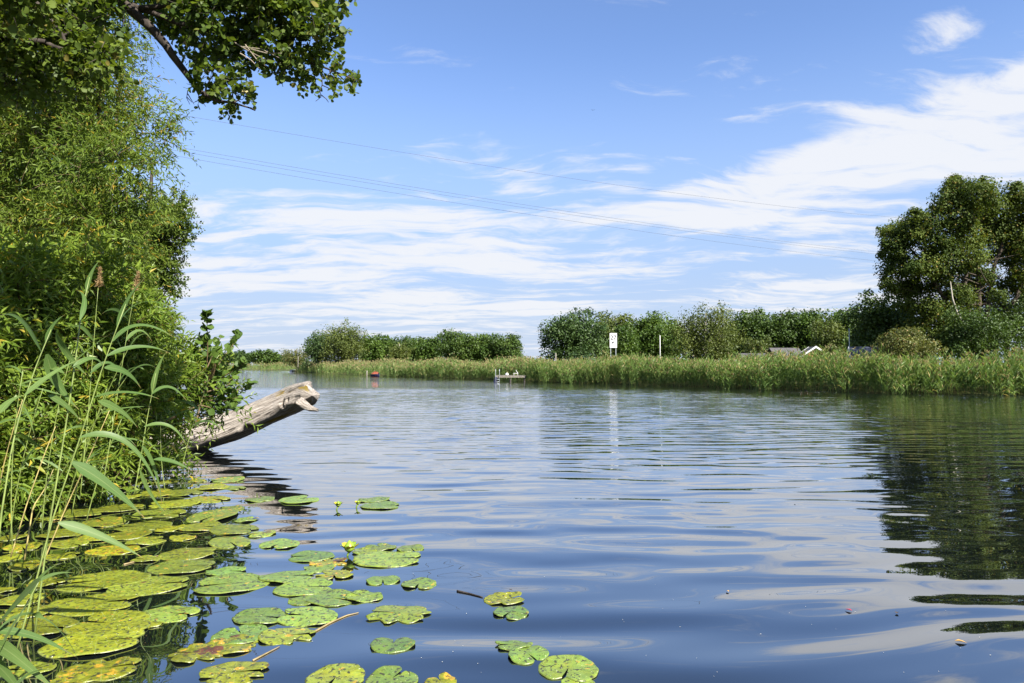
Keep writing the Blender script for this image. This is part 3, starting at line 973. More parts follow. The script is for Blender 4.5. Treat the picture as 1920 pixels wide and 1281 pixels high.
def cottage(label, px, py_ridge, Y, w, d, rise, wall, roof, rz=0.0, trim=True):
    """gabled cottage; ridge runs along its local x"""
    top = at(px, py_ridge, Y)
    base = np.array([top[0], Y, 0.3])
    t = thing('cottage', base, label, 'cottage', 'cottages behind the reeds')
    eave = top[2] - rise
    c, s_ = math.cos(rz), math.sin(rz)
    Rm = np.array([[c, -s_, 0], [s_, c, 0], [0, 0, 1]])
    tw = lambda L: (np.asarray(L, float) @ Rm.T) + np.array([base[0], base[1], 0])
    hw, hd = w / 2, d / 2
    V = [(-hw, -hd, 0.2), (hw, -hd, 0.2), (hw, hd, 0.2), (-hw, hd, 0.2), (-hw, -hd, eave), (hw, -hd, eave), (hw, hd, eave), (-hw, hd, eave), (-hw, 0, top[2] - 0.06), (hw, 0, top[2] - 0.06)]
    obj('wall', tw(V), [np.array([[0, 1, 5, 4], [2, 3, 7, 6]]), np.array([[1, 2, 6], [1, 6, 5], [3, 0, 4], [3, 4, 7], [5, 6, 9], [7, 4, 8]])], M[wall], t)
    o_ = 0.3
    for sg in (-1, 1):
        ez = eave - rise * o_ / hd
        A = [(-hw - o_, sg * (hd + o_), ez), (hw + o_, sg * (hd + o_), ez), (hw + o_, 0, top[2]), (-hw - o_, 0, top[2])]
        A = A + [(a, b_, z_ + 0.09) for a, b_, z_ in A]
        obj('roof', tw(A), np.array([[0, 3, 2, 1], [4, 5, 6, 7], [0, 1, 5, 4], [1, 2, 6, 5], [2, 3, 7, 6], [3, 0, 4, 7]]), M[roof], t)
        if trim:
            for ex in (-1, 1):
                X0 = ex * (hw + o_ + 0.02)
                B_ = [(X0, sg * (hd + o_), ez - 0.06), (X0 + ex * 0.04, sg * (hd + o_), ez - 0.06), (X0 + ex * 0.04, 0, top[2] - 0.06), (X0, 0, top[2] - 0.06)]
                B_ = B_ + [(a, b_, z_ + 0.20) for a, b_, z_ in B_]
                obj('bargeboard', tw(B_), np.array([[0, 3, 2, 1], [4, 5, 6, 7], [0, 1, 5, 4], [1, 2, 6, 5], [2, 3, 7, 6], [3, 0, 4, 7]]), M['white'], t)
    for wx in (-hw * 0.5, hw * 0.5):
        W_ = [(wx - 0.4, -hd - 0.02, 1.1), (wx + 0.4, -hd - 0.02, 1.1), (wx + 0.4, -hd - 0.02, 1.9), (wx - 0.4, -hd - 0.02, 1.9)]
        W_ = W_ + [(a, b_ - 0.04, z_) for a, b_, z_ in W_]
        win = obj('window', tw(W_), np.array([[0, 1, 2, 3], [4, 7, 6, 5], [0, 4, 5, 1], [1, 5, 6, 2], [2, 6, 7, 3], [3, 7, 4, 0]]), M['white'], t)
        G_ = [(wx - 0.32, -hd - 0.075, 1.18), (wx + 0.32, -hd - 0.075, 1.18), (wx + 0.32, -hd - 0.075, 1.82), (wx - 0.32, -hd - 0.075, 1.82)]
        obj('pane', tw(G_), np.array([[0, 1, 2, 3]]), M['glass'], win)
    return t


cottage('low cottage with a plain grey roof showing above the reeds', 1470, 654, 70, 2.6, 2.6, 1.0, 'red_wall', 'roof_grey', 0.12, False)
cottage('cottage with a white edged gable facing the river', 1523, 652, 68, 2.6, 2.7, 0.95, 'red_wall', 'roof_grey', R(78), True)
cottage('long low grey roofed shed left of the other cottage roofs', 1416, 664, 74, 3.2, 2.2, 0.45, 'wood_grey', 'roof_grey', 0.05, False)
cottage('white walled house with a dark blue roof beside the tall tree', 1622, 652, 56, 1.8, 2.4, 0.95, 'white', 'roof_dark', R(-18), True)


def board(name, c, s, mat, parent, rz=0.0):
    return MB().box(c, s, rz).build(name, mat, parent)


# number sign
YS = 64.0
sp = at(1150, 640, YS)
t = thing('river_sign', (sp[0], YS, 0.2), 'white rectangular river sign with the number 27 on two posts', 'sign')
pw, phh = 13.4 * YS / FPX, 27.5 * YS / FPX
zc = at(1150, 638.5, YS)[2]
board('panel', (sp[0], YS, zc), (pw, 0.04, phh), M['white'], t)
for sg in (-1, 1):
    board('post', (sp[0] + sg * pw * 0.36, YS + 0.05, (zc + phh * 0.45 + 0.2) / 2), (0.05, 0.05, zc + phh * 0.45 - 0.2), M['metal'], t)
fc = bpy.data.curves.new('digits', 'FONT')
fc.body = '27'
fc.size = pw * 0.80
fc.offset = pw * 0.022
fc.align_x = 'CENTER'
fc.align_y = 'CENTER'
fo = bpy.data.objects.new('digits_source', fc)
COL.objects.link(fo)
dg = bpy.context.evaluated_depsgraph_get()
dm = bpy.data.meshes.new_from_object(fo.evaluated_get(dg))
bpy.data.objects.remove(fo)
dv = np.array([v.co[:] for v in dm.vertices])
tri = [list(pg.vertices) for pg in dm.polygons]
wv = np.column_stack([dv[:, 0] * 1.05 + sp[0], np.full(len(dv), YS - 0.026), dv[:, 1] * 1.05 + zc + phh * 0.18])
me = bpy.data.meshes.new('digits')
me.from_pydata((wv - np.array(t.location)).tolist(), [], tri)
me.materials.append(M['black'])
link('digits', me, t)
# the dark slanting emblem and small mark under the number
def flat(name, pts, mat, parent):
    V = [(sp[0] + a * pw, YS - 0.026, zc + b_ * phh) for a, b_ in pts]
    me_ = bpy.data.meshes.new(name)
    me_.from_pydata([tuple(np.array(v) - np.array(parent.location)) for v in V], [], [list(range(len(V)))])
    me_.materials.append(mat)
    return link(name, me_, parent)
flat('emblem', [(-0.28, -0.22), (-0.14, -0.23), (0.04, -0.15), (0.20, -0.11), (0.04, -0.06), (-0.14, -0.09)], M['black'], t)
flat('emblem', [(-0.04, -0.215), (0.36, -0.205), (0.36, -0.185), (0.0, -0.190)], M['navy'], t)
flat('emblem', [(-0.24, -0.385), (-0.10, -0.385), (-0.08, -0.35), (-0.16, -0.33), (-0.24, -0.35)], M['black'], t)


def pole(name, label, px, p0, Y, r, mat, cat, taper=1.0, zb=0.2):
    tp = at(px, p0, Y)
    o = MB().tube([(tp[0], Y, zb), (tp[0], Y, (zb + tp[2]) / 2), (tp[0], Y, tp[2] - 0.25 * r), (tp[0], Y, tp[2])], [r, r * (1 + taper) / 2, r * taper, r * taper * 0.55], 8).build(name, M[mat], None, True)
    return tag(o, label, cat)


pole('white_pole', 'thin white pole standing in the reeds right of the number sign', 1237.5, 629, 62, 0.030, 'white', 'pole')
pole('mast', 'slim pale metal mast in front of the dark tree', 1592, 616, 54, 0.035, 'metal', 'pole', 0.7)
pole('weathered_post', 'short grey pointed post nearer the sky gap, behind the reeds', 1021.5, 670, 66, 0.085, 'wood_grey', 'post', 0.45)
pole('weathered_post', 'tall pale pointed post behind the reeds at the dark round tree', 1042, 662, 66, 0.12, 'wood_grey', 'post', 0.5)
pole('mooring_post', 'pale mooring post at the water left of the rust red boat cover', 688, 695, 88, 0.09, 'wood_grey', 'post', 0.9, -0.3)
pole('grey_post', 'thin pale post at the tip of the far reed point', 559, 668, 146, 0.09, 'wood_grey', 'post', 0.8)

# bench like rail behind the jetty
bp = at(1000, 687, 69)
t = thing('wooden_rail', (bp[0], 69, 0.3), 'weathered plank rail half hidden in the reeds behind the jetty', 'rail')
board('plank', (bp[0], 69, bp[2]), (1.75, 0.12, 0.07), M['wood_grey'], t)
for sx in (-0.8, 0.0, 0.8):
    board('post', (bp[0] + sx, 69.03, (bp[2] + 0.2) / 2), (0.08, 0.08, bp[2] - 0.24), M['wood_grey'], t)

# jetty
YJ = 60.5
j0, j1 = at(928, 704, YJ)[0], at(986, 704, YJ)[0]
zj = at(950, 704.5, YJ)[2]
t = thing('jetty', ((j0 + j1) / 2, YJ + 0.8, 0), 'small pale wooden jetty with a bathing ladder in front of the reeds', 'jetty')
npl = 14
for i in range(npl):
    xx = j0 + (i + 0.5) * (j1 - j0) / npl
    board('plank', (xx, YJ + 0.8, zj + rng.normal(0, 0.004)), ((j1 - j0) / npl * 0.9, 1.6, 0.04), M['wood_grey'], t)
board('beam', ((j0 + j1) / 2, YJ + 0.06, zj - 0.10), (j1 - j0, 0.08, 0.14), M['wood_grey'], t)
board('beam', ((j0 + j1) / 2, YJ + 1.54, zj - 0.10), (j1 - j0, 0.08, 0.14), M['wood_grey'], t)
for xx in (j0 + 0.12, (j0 + j1) / 2, j1 - 0.12):
    for yy in (YJ + 0.16, YJ + 1.44):
        o = MB().tube([(xx, yy, -0.9), (xx, yy, zj - 0.03)], 0.08, 8).build('post', M['wood_dark'], t)
o = MB().tube([(j0 - 0.08, YJ + 0.1, -0.5), (j0 + 0.1, YJ + 0.1, zj - 0.12)], 0.14, 8).build('fender', M['navy'], t)
lad = MB()
zl = at(930, 692.5, YJ)[2]
for yy, xx in ((YJ - 0.06, j0 + 0.06), (YJ - 0.06, j0 + 0.40)):
    a_ = np.linspace(0, np.pi, 9)
    arc = [(xx, yy, -0.4), (xx, yy, zl - 0.12)] + [(xx, yy + 0.16 - 0.16 * math.cos(q_), zl - 0.12 + 0.12 * math.sin(q_)) for q_ in a_[1:]] + [(xx, yy + 0.32, zj + 0.02)]
    lad.tube(arc, 0.022, 7)
for zz_ in (-0.2, 0.05, 0.25):
    lad.box((j0 + 0.23, YJ - 0.06, zz_), (0.34, 0.05, 0.03))
lad.build('ladder', M['metal'], t, True)
o = MB().tube([(j0 + 1.05, YJ + 0.7, zj + 0.022), (j0 + 1.05, YJ + 0.7, zj + 0.12), (j0 + 1.05, YJ + 0.7, zj + 0.19), (j0 + 1.03, YJ + 0.7, zj + 0.23)], [0.15, 0.16, 0.11, 0.04], 9).build('white_bag', M['white'], None, True)
tag(o, 'small white bundle lying on the jetty planks', 'bag')
t = thing('deck_chair', (j0 + 1.85, YJ + 0.8, zj + 0.02), 'low pale folding chair at the reed end of the jetty', 'chair')
cx_ = j0 + 1.85
MB().box((cx_, YJ + 0.8, zj + 0.20), (0.42, 0.42, 0.03)).build('seat', M['white'], t)
MB().tube([(cx_ + 0.2, YJ + 0.62, zj + 0.2), (cx_ + 0.0, YJ + 0.62, zj + 0.48)], 0.02, 6).tube([(cx_ + 0.2, YJ + 0.98, zj + 0.2), (cx_ + 0.0, YJ + 0.98, zj + 0.48)], 0.02, 6).build('back_frame', M['white'], t)
for sx in (-0.17, 0.17):
    for sy in (-0.17, 0.17):
        MB().tube([(cx_ + sx, YJ + 0.8 + sy, zj + 0.022), (cx_ + sx, YJ + 0.8 + sy, zj + 0.19)], 0.016, 6).build('leg', M['white'], t)


def boat(name, label, px, py, L, W_, H_, rz, hull, cover=None, covh=0.3):
    p0 = on_level(px, py)
    t = thing(name, p0, label, 'boat')
    ns, nr = 13, 7
    V = []
    for i in range(ns):
        f = i / (ns - 1)
        bw = W_ / 2 * (1 - abs(2 * f - 0.85) ** 2.6 / (1.15 ** 2.6)) ** 0.7 if f > 0.42 else W_ / 2 * (0.72 + 0.28 * math.sin(f / 0.42 * 1.57))
        sh = H_ * (0.8 + 0.35 * f ** 2)
        for j in range(nr):
            a_ = (j / (nr - 1) * 2 - 1)
            V.append(((f - 0.5) * L, bw * math.copysign(abs(a_) ** 0.6, a_), -0.08 + (sh + 0.08) * abs(a_) ** 2.2))
    V = np.array(V)
    cz, sz = math.cos(rz), math.sin(rz)
    Rm = np.array([[cz, sz, 0], [-sz, cz, 0], [0, 0, 1]])
    F = [[i * nr + j, i * nr + j + 1, (i + 1) * nr + j + 1, (i + 1) * nr + j] for i in range(ns - 1) for j in range(nr - 1)]
    F += [[j, j + 1, nr - 1 - (j + 1), nr - 1 - j] for j in range(nr // 2)]
    F = [f_ for f_ in F if len(set(f_)) == 4]
    obj('hull', V @ Rm + p0, np.array(F), M[hull], t, True)
    for f in (0.3, 0.6):
        c_ = np.array([(f - 0.5) * L, 0, H_ * 0.55]) @ Rm + p0
        MB().box(c_, (0.22, W_ * 0.8, 0.04), rz).build('seat', M['wood_grey'], t)
    if cover:
        Vc = []
        for i in range(9):
            f = i / 8
            for j in range(7):
                a_ = j / 6 * 2 - 1
                Vc.append(((f - 0.5) * L * 0.8, a_ * W_ * 0.5 * (1 - 0.5 * abs(2 * f - 1) ** 3), H_ * 0.95 + covh * (1 - a_ * a_) * (1 - 0.6 * abs(2 * f - 1) ** 2) + 0.04 * math.sin(i * 2.3 + j * 1.7)))
        Fc = [[i * 7 + j, i * 7 + j + 1, (i + 1) * 7 + j + 1, (i + 1) * 7 + j] for i in range(8) for j in range(6)]
        obj('cover', np.array(Vc) @ Rm + p0, np.array(Fc), M[cover], t, True)
    return t


boat('small_boat', 'small dark blue boat under a rust red cover moored in front of the reeds', 704, 706, 1.35, 0.8, 0.34, R(-25), 'navy', 'rust_cover', 0.34)
boat('small_boat', 'tiny white boat at the tip of the far reed point', 551, 697.5, 2.2, 1.0, 0.55, R(70), 'white')

# power lines: they run on past both sides of the view
for i, (lab, a_, b_, sag) in enumerate([('single topmost power cable crossing the sky', (335, 215), (1680, 408), 18), ('upper one of the three power cables hung close together', (350, 279), (1650, 473), 14),
                                  ('middle one of the three power cables hung close together', (350, 286), (1650, 477), 14), ('lowest power cable crossing the river', (350, 296), (1650, 490), 14)]):
    pts = []
    for f in np.linspace(-0.45, 1.5, 60):
        px, py = a_[0] + (b_[0] - a_[0]) * f, a_[1] + (b_[1] - a_[1]) * f
        pts.append((f, px, py))
    pa, pb = at(a_[0], a_[1], 62 + i * 0.7), at(b_[0], b_[1], 120 + i * 0.7)
    W3 = np.array([pa + (pb - pa) * f + np.array([0, 0, -4 * (sag / 18) * 1.0 * f * (1 - f)]) for f in np.linspace(-0.45, 1.5, 50)])
    o = MB().tube(W3, 0.016, 5).build('power_cable', M['wire'], None, True)
    tag(o, lab, 'cable', 'power cables')

# bird
bpos = at(1112, 207, 90)
Vb = np.array([(0, -0.22, 0), (0.05, 0, 0.03), (-0.05, 0, 0.03), (0, 0.03, -0.05), (0, 0.24, 0.01), (0.42, 0.06, 0.16), (-0.42, 0.06, 0.16), (0.36, -0.06, 0.13), (-0.36, -0.06, 0.13), (0.05, -0.1, 0.02), (-0.05, -0.1, 0.02), (0, -0.1, 0.06), (0, 0.1, 0.05)])
Fb = np.array([[0, 9, 11], [0, 11, 10], [0, 10, 3], [0, 3, 9], [9, 1, 12], [9, 12, 11], [10, 11, 12], [10, 12, 2], [9, 3, 1], [10, 2, 3], [1, 4, 12], [2, 12, 4], [1, 3, 4], [2, 4, 3], [1, 5, 7], [1, 7, 9], [2, 8, 6], [2, 10, 8]])
tag(obj('bird', Vb * 0.7 + bpos, Fb, M['black']), 'tiny dark bird gliding high in the blue sky', 'bird')

# ------------------------------------------------------------------ the weathered log
YL = 11.6
nu, nv = 150, 64
axis_px = np.array([(255, 862, 38), (330, 836, 35), (390, 816, 32), (440, 802, 30), (490, 780, 29), (530, 763, 28), (556, 752, 26), (571, 746, 23), (580, 743, 17), (585, 742, 0.6)], float)
tt_ = np.linspace(0, 1, len(axis_px))
uu = np.linspace(0, 1, nu)
ax = np.stack([np.interp(uu, tt_, axis_px[:, i]) for i in range(3)], 1)
kern = np.ones(9) / 9
for i in range(2):
    pad_ = np.concatenate([np.full(4, ax[0, i]), ax[:, i], np.full(4, ax[-1, i])])
    ax[:, i] = np.convolve(pad_, kern, 'valid')
Yax = np.interp(uu, [0, 1], [YL + 0.9, YL - 0.7])
A3 = np.array([at(a, b_, y_) for (a, b_, _), y_ in zip(ax, Yax)])
rad = ax[:, 2] * Yax / FPX
T3 = unit(np.gradient(A3, axis=0))
S3 = unit(np.cross(T3, np.array([0, 0, 1.0])))          # towards the camera
U3 = np.cross(S3, T3)
th = np.linspace(0, 2 * np.pi, nv, endpoint=False)
UU, TH = np.meshgrid(uu, th, indexing='ij')
rr = 1 + 0.07 * np.sin(3 * TH + 5 * UU) + 0.05 * np.sin(5 * TH - 9 * UU + 1) + 0.03 * np.sin(9 * TH + 14 * UU)
groove = np.zeros_like(TH)
for kq in range(24):
    t0, ph = rng.uniform(0, 6.28), rng.uniform(0, 6.28)
    dth = np.angle(np.exp(1j * (TH - t0 - 0.25 * np.sin(5 * UU + ph))))
    groove += rng.uniform(0.02, 0.05) * np.exp(-(dth / 0.045) ** 2) * (0.5 + 0.5 * np.sin(UU * rng.uniform(8, 20) + ph))
rr = rr - groove + rng.normal(0, 0.006, rr.shape)
hole = np.zeros_like(rr)
for u0, t0, su, st, dp in ((0.42, -0.55, 0.020, 0.20, 0.42), (0.66, -0.05, 0.018, 0.22, 0.30), (0.72, 0.0, 0.012, 0.13, 0.22)):
    dth = np.angle(np.exp(1j * (TH - t0)))
    g = np.exp(-((UU - u0) / su) ** 2 - (dth / st) ** 2)
    ring = np.exp(-((np.sqrt(((UU - u0) / su) ** 2 + (dth / st) ** 2) - 1.5) / 0.4) ** 2)
    rr = rr - dp * g + 0.05 * ring
    hole = np.maximum(hole, g)
flatb = (1 - 0.30 * sstep(-0.40, -0.85, np.sin(TH))) * (1.05 + 0.10 * np.exp(-((TH - 5.72) / 0.35) ** 2) - 0.10 * np.exp(-((TH - 0.9) / 0.5) ** 2))
Vl = A3[:, None] + (rad[:, None] * rr * flatb)[..., None] * (np.cos(TH)[..., None] * S3[:, None] + np.sin(TH)[..., None] * U3[:, None])
i_, j_ = np.meshgrid(np.arange(nu - 1), np.arange(nv), indexing='ij')
Fl = np.stack([i_ * nv + j_, i_ * nv + (j_ + 1) % nv, (i_ + 1) * nv + (j_ + 1) % nv, (i_ + 1) * nv + j_], -1).reshape(-1, 4)
grain = np.stack([UU * 3.4, np.cos(TH), np.sin(TH)], -1).reshape(-1, 3)
m, x, out = new_mat('driftwood')
ga = x.node('ShaderNodeAttribute', attribute_name='grain')
ha = x.node('ShaderNodeAttribute', attribute_name='hole')
gv = ga.outputs['Vector']
n1 = x.noise(x.mapping(gv, scale=(1.3, 9, 9)), 1.6, 7.0, 0.68, dist=0.4)
n2 = x.noise(x.mapping(gv, scale=(4.5, 24, 24)), 1.0, 5.0, 0.6)
n3 = x.noise(gv, 1.7, 5.0, 0.6)
c = x.mix(x.smooth(n1, 0.33, 0.62), rgb(0.17, 0.14, 0.115), rgb(0.46, 0.41, 0.36))
c = x.mix(x.smooth(n2, 0.50, 0.66), c, rgb(0.055, 0.045, 0.036))
up = x.sep(gv)[2]
moss = x.m('MULTIPLY', x.smooth(n3, 0.50, 0.62), x.smooth(x.m('ABSOLUTE', x.m('ADD', up, -0.02)), 0.5, 0.92))
c = x.mix(moss, c, x.mix(x.smooth(n2, 0.35, 0.6), rgb(0.09, 0.10, 0.02), rgb(0.30, 0.19, 0.035)))
c = x.mix(x.smooth(ha.outputs['Fac'], 0.25, 0.75), c, rgb(0.05, 0.035, 0.022))
p = principled(x, c, 0.85, 0.2)
b = x.node('ShaderNodeBump')
b.inputs['Strength'].default_value = 0.9
b.inputs['Distance'].default_value = 0.025
x.put(b.inputs['Height'], x.m('SUBTRACT', n1, x.m('MULTIPLY', x.smooth(n2, 0.5, 0.7), 0.5)))
x.l.new(b.outputs[0], p.inputs['Normal'])
x.l.new(p.outputs[0], out.inputs[0])
M['log'] = m
LOGT = thing('fallen_log', (A3[40][0], A3[40][1], 0.0), 'weathered grey fallen trunk slanting out of the bank over the water', 'log')
obj('trunk', Vl.reshape(-1, 3), Fl, M['log'], LOGT, True, {'grain': grain, 'hole': hole.ravel()})


def stub(pts, rads, seed, name='branch_stub'):
    pts = np.array(pts)
    n_ = 26
    f = np.linspace(0, 1, n_)
    pp = np.stack([np.interp(f, np.linspace(0, 1, len(pts)), pts[:, i]) for i in range(3)], 1)
    rd = np.interp(f, np.linspace(0, 1, len(rads)), rads)
    T_ = unit(np.gradient(pp, axis=0))
    S_ = unit(np.cross(T_, np.array([0, 0.0, 1])))
    U_ = np.cross(S_, T_)
    th_ = np.linspace(0, 2 * np.pi, 24, endpoint=False)
    F_, TH_ = np.meshgrid(f, th_, indexing='ij')
    r_ = 1 + 0.10 * np.sin(3 * TH_ + 4 * F_ + seed) + 0.06 * np.sin(7 * TH_ - 5 * F_ + seed) + np.random.default_rng(seed).normal(0, 0.015, F_.shape)
    V_ = pp[:, None] + (rd[:, None] * r_)[..., None] * (np.cos(TH_)[..., None] * S_[:, None] + np.sin(TH_)[..., None] * U_[:, None])
    V_[-1] += T_[-1] * np.random.default_rng(seed + 1).uniform(-0.03, 0.03, (24, 1))
    V_ = np.vstack([V_.reshape(-1, 3), pp[-1] - T_[-1] * 0.02])
    i2, j2 = np.meshgrid(np.arange(n_ - 1), np.arange(24), indexing='ij')
    Fq = np.stack([i2 * 24 + j2, i2 * 24 + (j2 + 1) % 24, (i2 + 1) * 24 + (j2 + 1) % 24, (i2 + 1) * 24 + j2], -1).reshape(-1, 4)
    cap = np.array([[(n_ - 1) * 24 + j, (n_ - 1) * 24 + (j + 1) % 24, len(V_) - 1] for j in range(24)])
    gr = np.vstack([np.stack([F_ * 1.2 + seed, np.cos(TH_), np.sin(TH_) * 0.45], -1).reshape(-1, 3), [[seed, 0, 0]]])
    obj(name, V_, [Fq, cap], M['log'], LOGT, True, {'grain': gr, 'hole': np.zeros(len(V_))})


stub([at(505, 762, 11.9), at(535, 746, 11.6), at(560, 731, 11.35), at(578, 722, 11.2)], [0.13, 0.14, 0.11, 0.07], 3)
stub([at(562, 755, 10.95), at(580, 765, 10.85), at(595, 769, 10.8)], [0.08, 0.05, 0.025], 8)

# ------------------------------------------------------------------ lily pads
m, x, out = new_mat('lily_pad')
tc_ = x.node('ShaderNodeTexCoord')
ov = tc_.outputs['Object']
hu = x.node('ShaderNodeAttribute', attribute_type='OBJECT', attribute_name='hue')
de = x.node('ShaderNodeAttribute', attribute_type='OBJECT', attribute_name='decay')
pa = x.node('ShaderNodeAttribute', attribute_name='polar')
oi = x.node('ShaderNodeObjectInfo')
ovr = x.vm('ADD', ov, x.vm('SCALE', (7.1, 3.3, 5.7), scale=x.m('MULTIPLY', oi.outputs['Random'], 9.0)))
na = x.noise(ovr, 7.0, 4.0, 0.6)
nb = x.noise(ovr, 42.0, 3.0, 0.6)
nc = x.noise(ovr, 95.0, 2.0, 0.5)
nd_ = x.noise(ovr, 16.0, 3.0, 0.6)
green = x.mix(na, rgb(0.085, 0.185, 0.035), rgb(0.165, 0.270, 0.050))
yellow = x.mix(na, rgb(0.165, 0.190, 0.008), rgb(0.275, 0.255, 0.010))
val = x.m('MULTIPLY_ADD', oi.outputs['Random'], 0.45, 0.62)
hf = x.m('ADD', hu.outputs['Fac'], x.m('MULTIPLY', x.m('SUBTRACT', nd_, 0.5), 1.1), clamp=True)
c = x.vm('SCALE', x.mix(hf, yellow, green), scale=val)
pr_, pt_, _ = x.sep(pa.outputs['Vector'])
vein = x.m('ABSOLUTE', x.m('SINE', x.m('MULTIPLY', pt_, 9.0)))
c = x.mix(x.m('MULTIPLY', x.smooth(vein, 0.18, 0.0), 0.5), c, rgb(0.26, 0.32, 0.09))
c = x.mix(x.m('MULTIPLY', x.smooth(x.m('ADD', nd_, x.m('MULTIPLY', de.outputs['Fac'], 0.25)), 0.66, 0.76), 0.9), c, rgb(0.42, 0.24, 0.02))
c = x.mix(x.smooth(x.m('ADD', na, x.m('MULTIPLY', de.outputs['Fac'], 0.22)), 0.72, 0.77), c, rgb(0.09, 0.035, 0.018))
ne = x.noise(ovr, 24.0, 5.0, 0.7)
c = x.mix(x.m('MULTIPLY', x.smooth(ne, 0.42, 0.62), x.m('SUBTRACT', 0.75, x.m('MULTIPLY', hu.outputs['Fac'], 0.5))), c, x.vm('MULTIPLY', c, (0.42, 0.46, 0.4)))
c = x.mix(x.smooth(nb, 0.55, 0.61), c, rgb(0.035, 0.036, 0.014))
c = x.mix(x.smooth(nc, 0.71, 0.735), c, rgb(0.55, 0.55, 0.36))
c = x.mix(x.m('MULTIPLY', x.smooth(pr_, 0.97, 1.0), 0.5), c, rgb(0.10, 0.12, 0.02))
p = principled(x, c, 0.38, 0.45)
b = x.node('ShaderNodeBump')
b.inputs['Strength'].default_value = 0.5
b.inputs['Distance'].default_value = 0.006
x.put(b.inputs['Height'], x.m('SUBTRACT', x.m('MULTIPLY', nd_, 1.2), x.m('MULTIPLY', x.smooth(vein, 0.2, 0.0), 0.25)))
x.l.new(b.outputs[0], p.inputs['Normal'])
x.l.new(p.outputs[0], out.inputs[0])
M['pad'] = m
PADN = [0]


def lily_pad(px, py, w, hue, label, group=None, notch=None, ragged=0.0, curl=0.0, aspect=1.22, decay=0.0, lift=0.0):
    PADN[0] += 1
    r_ = np.random.default_rng(100 + PADN[0])
    c0 = on_level(px, py)
    Lh = w * c0[1] / FPX / 2 / 1.06
    if notch is None:
        notch = r_.uniform(0, 6.28)
    na_ = 44
    tq = np.linspace(0.10, 2 * np.pi - 0.10, na_)
    tq = tq + 0.06 * np.sin(tq)
    base = 1.0 - 0.34 * np.exp(-(np.minimum(tq, 2 * np.pi - tq) / 0.30) ** 2) + 0.02 * np.sin(3 * tq + r_.uniform(0, 6)) + 0.012 * np.sin(11 * tq + r_.uniform(0, 6))
    if ragged:
        for _ in range(int(3 + 5 * ragged)):
            t0, wd_, dp = r_.uniform(0.5, 5.8), r_.uniform(0.05, 0.22), r_.uniform(0.1, 0.55) * ragged
            base -= dp * np.exp(-((tq - t0) / wd_) ** 2)
        base += r_.normal(0, 0.02 * ragged, na_)
        base = np.maximum(base, 0.25)
    rings = [0.12, 0.35, 0.6, 0.8, 0.93, 0.985, 1.0]
    rows = []
    for rg in rings:
        k_ = rg if rg < 0.98 else rg
        xx = base * k_ * np.cos(tq) * aspect * 0.92
        yy = base * k_ * np.sin(tq) * 0.98
        rows.append(np.stack([xx, yy, np.full(na_, rg)], 1))
    Q = np.vstack([np.array([[0.02, 0, 0.0]])] + rows)
    cs, sn = math.cos(notch), math.sin(notch)
    Xp = (Q[:, 0] * cs - Q[:, 1] * sn) * Lh
    Yp = (Q[:, 0] * sn + Q[:, 1] * cs) * Lh
    ang = np.concatenate([[0], np.tile(tq, len(rings))])
    rg = Q[:, 2]
    und = 0.006 * np.sin(2 * ang + r_.uniform(0, 6)) * rg + 0.004 * np.sin(5 * ang + r_.uniform(0, 6)) * rg ** 2
    cu = curl * Lh * np.maximum(0, np.cos(ang - r_.uniform(0, 6)) - 0.35) * rg ** 2
    edge = np.where(rg >= 0.999, -0.006, 0.0)
    tl1, tl2 = r_.normal(0, 0.012, 2)
    tilt = Xp * tl1 + Yp * tl2
    tilt = tilt - tilt.min() * 0.75
    Zp = wave_z(c0[0] + Xp, c0[1] + Yp) + 0.009 + lift + und * 0.9 + cu + edge + tilt
    F4, F3 = [], []
    for j in range(na_ - 1):
        F3.append([0, 1 + j, 2 + j])
        for k_ in range(len(rings) - 1):
            a_ = 1 + k_ * na_ + j
            F4.append([a_, a_ + na_, a_ + na_ + 1, a_ + 1])
    V = np.column_stack([Xp, Yp, Zp])
    me = mesh_np('lily_pad', V, [np.array(F3), np.array(F4)], M['pad'], True, {'polar': np.column_stack([rg, ang, np.zeros(len(rg))])})
    o = link('lily_pad', me, None, (c0[0], c0[1], 0))
    o['hue'] = float(hue)
    o['decay'] = float(decay)
    tag(o, label, 'lily pad', group or 'lily pads on open water')
    return o


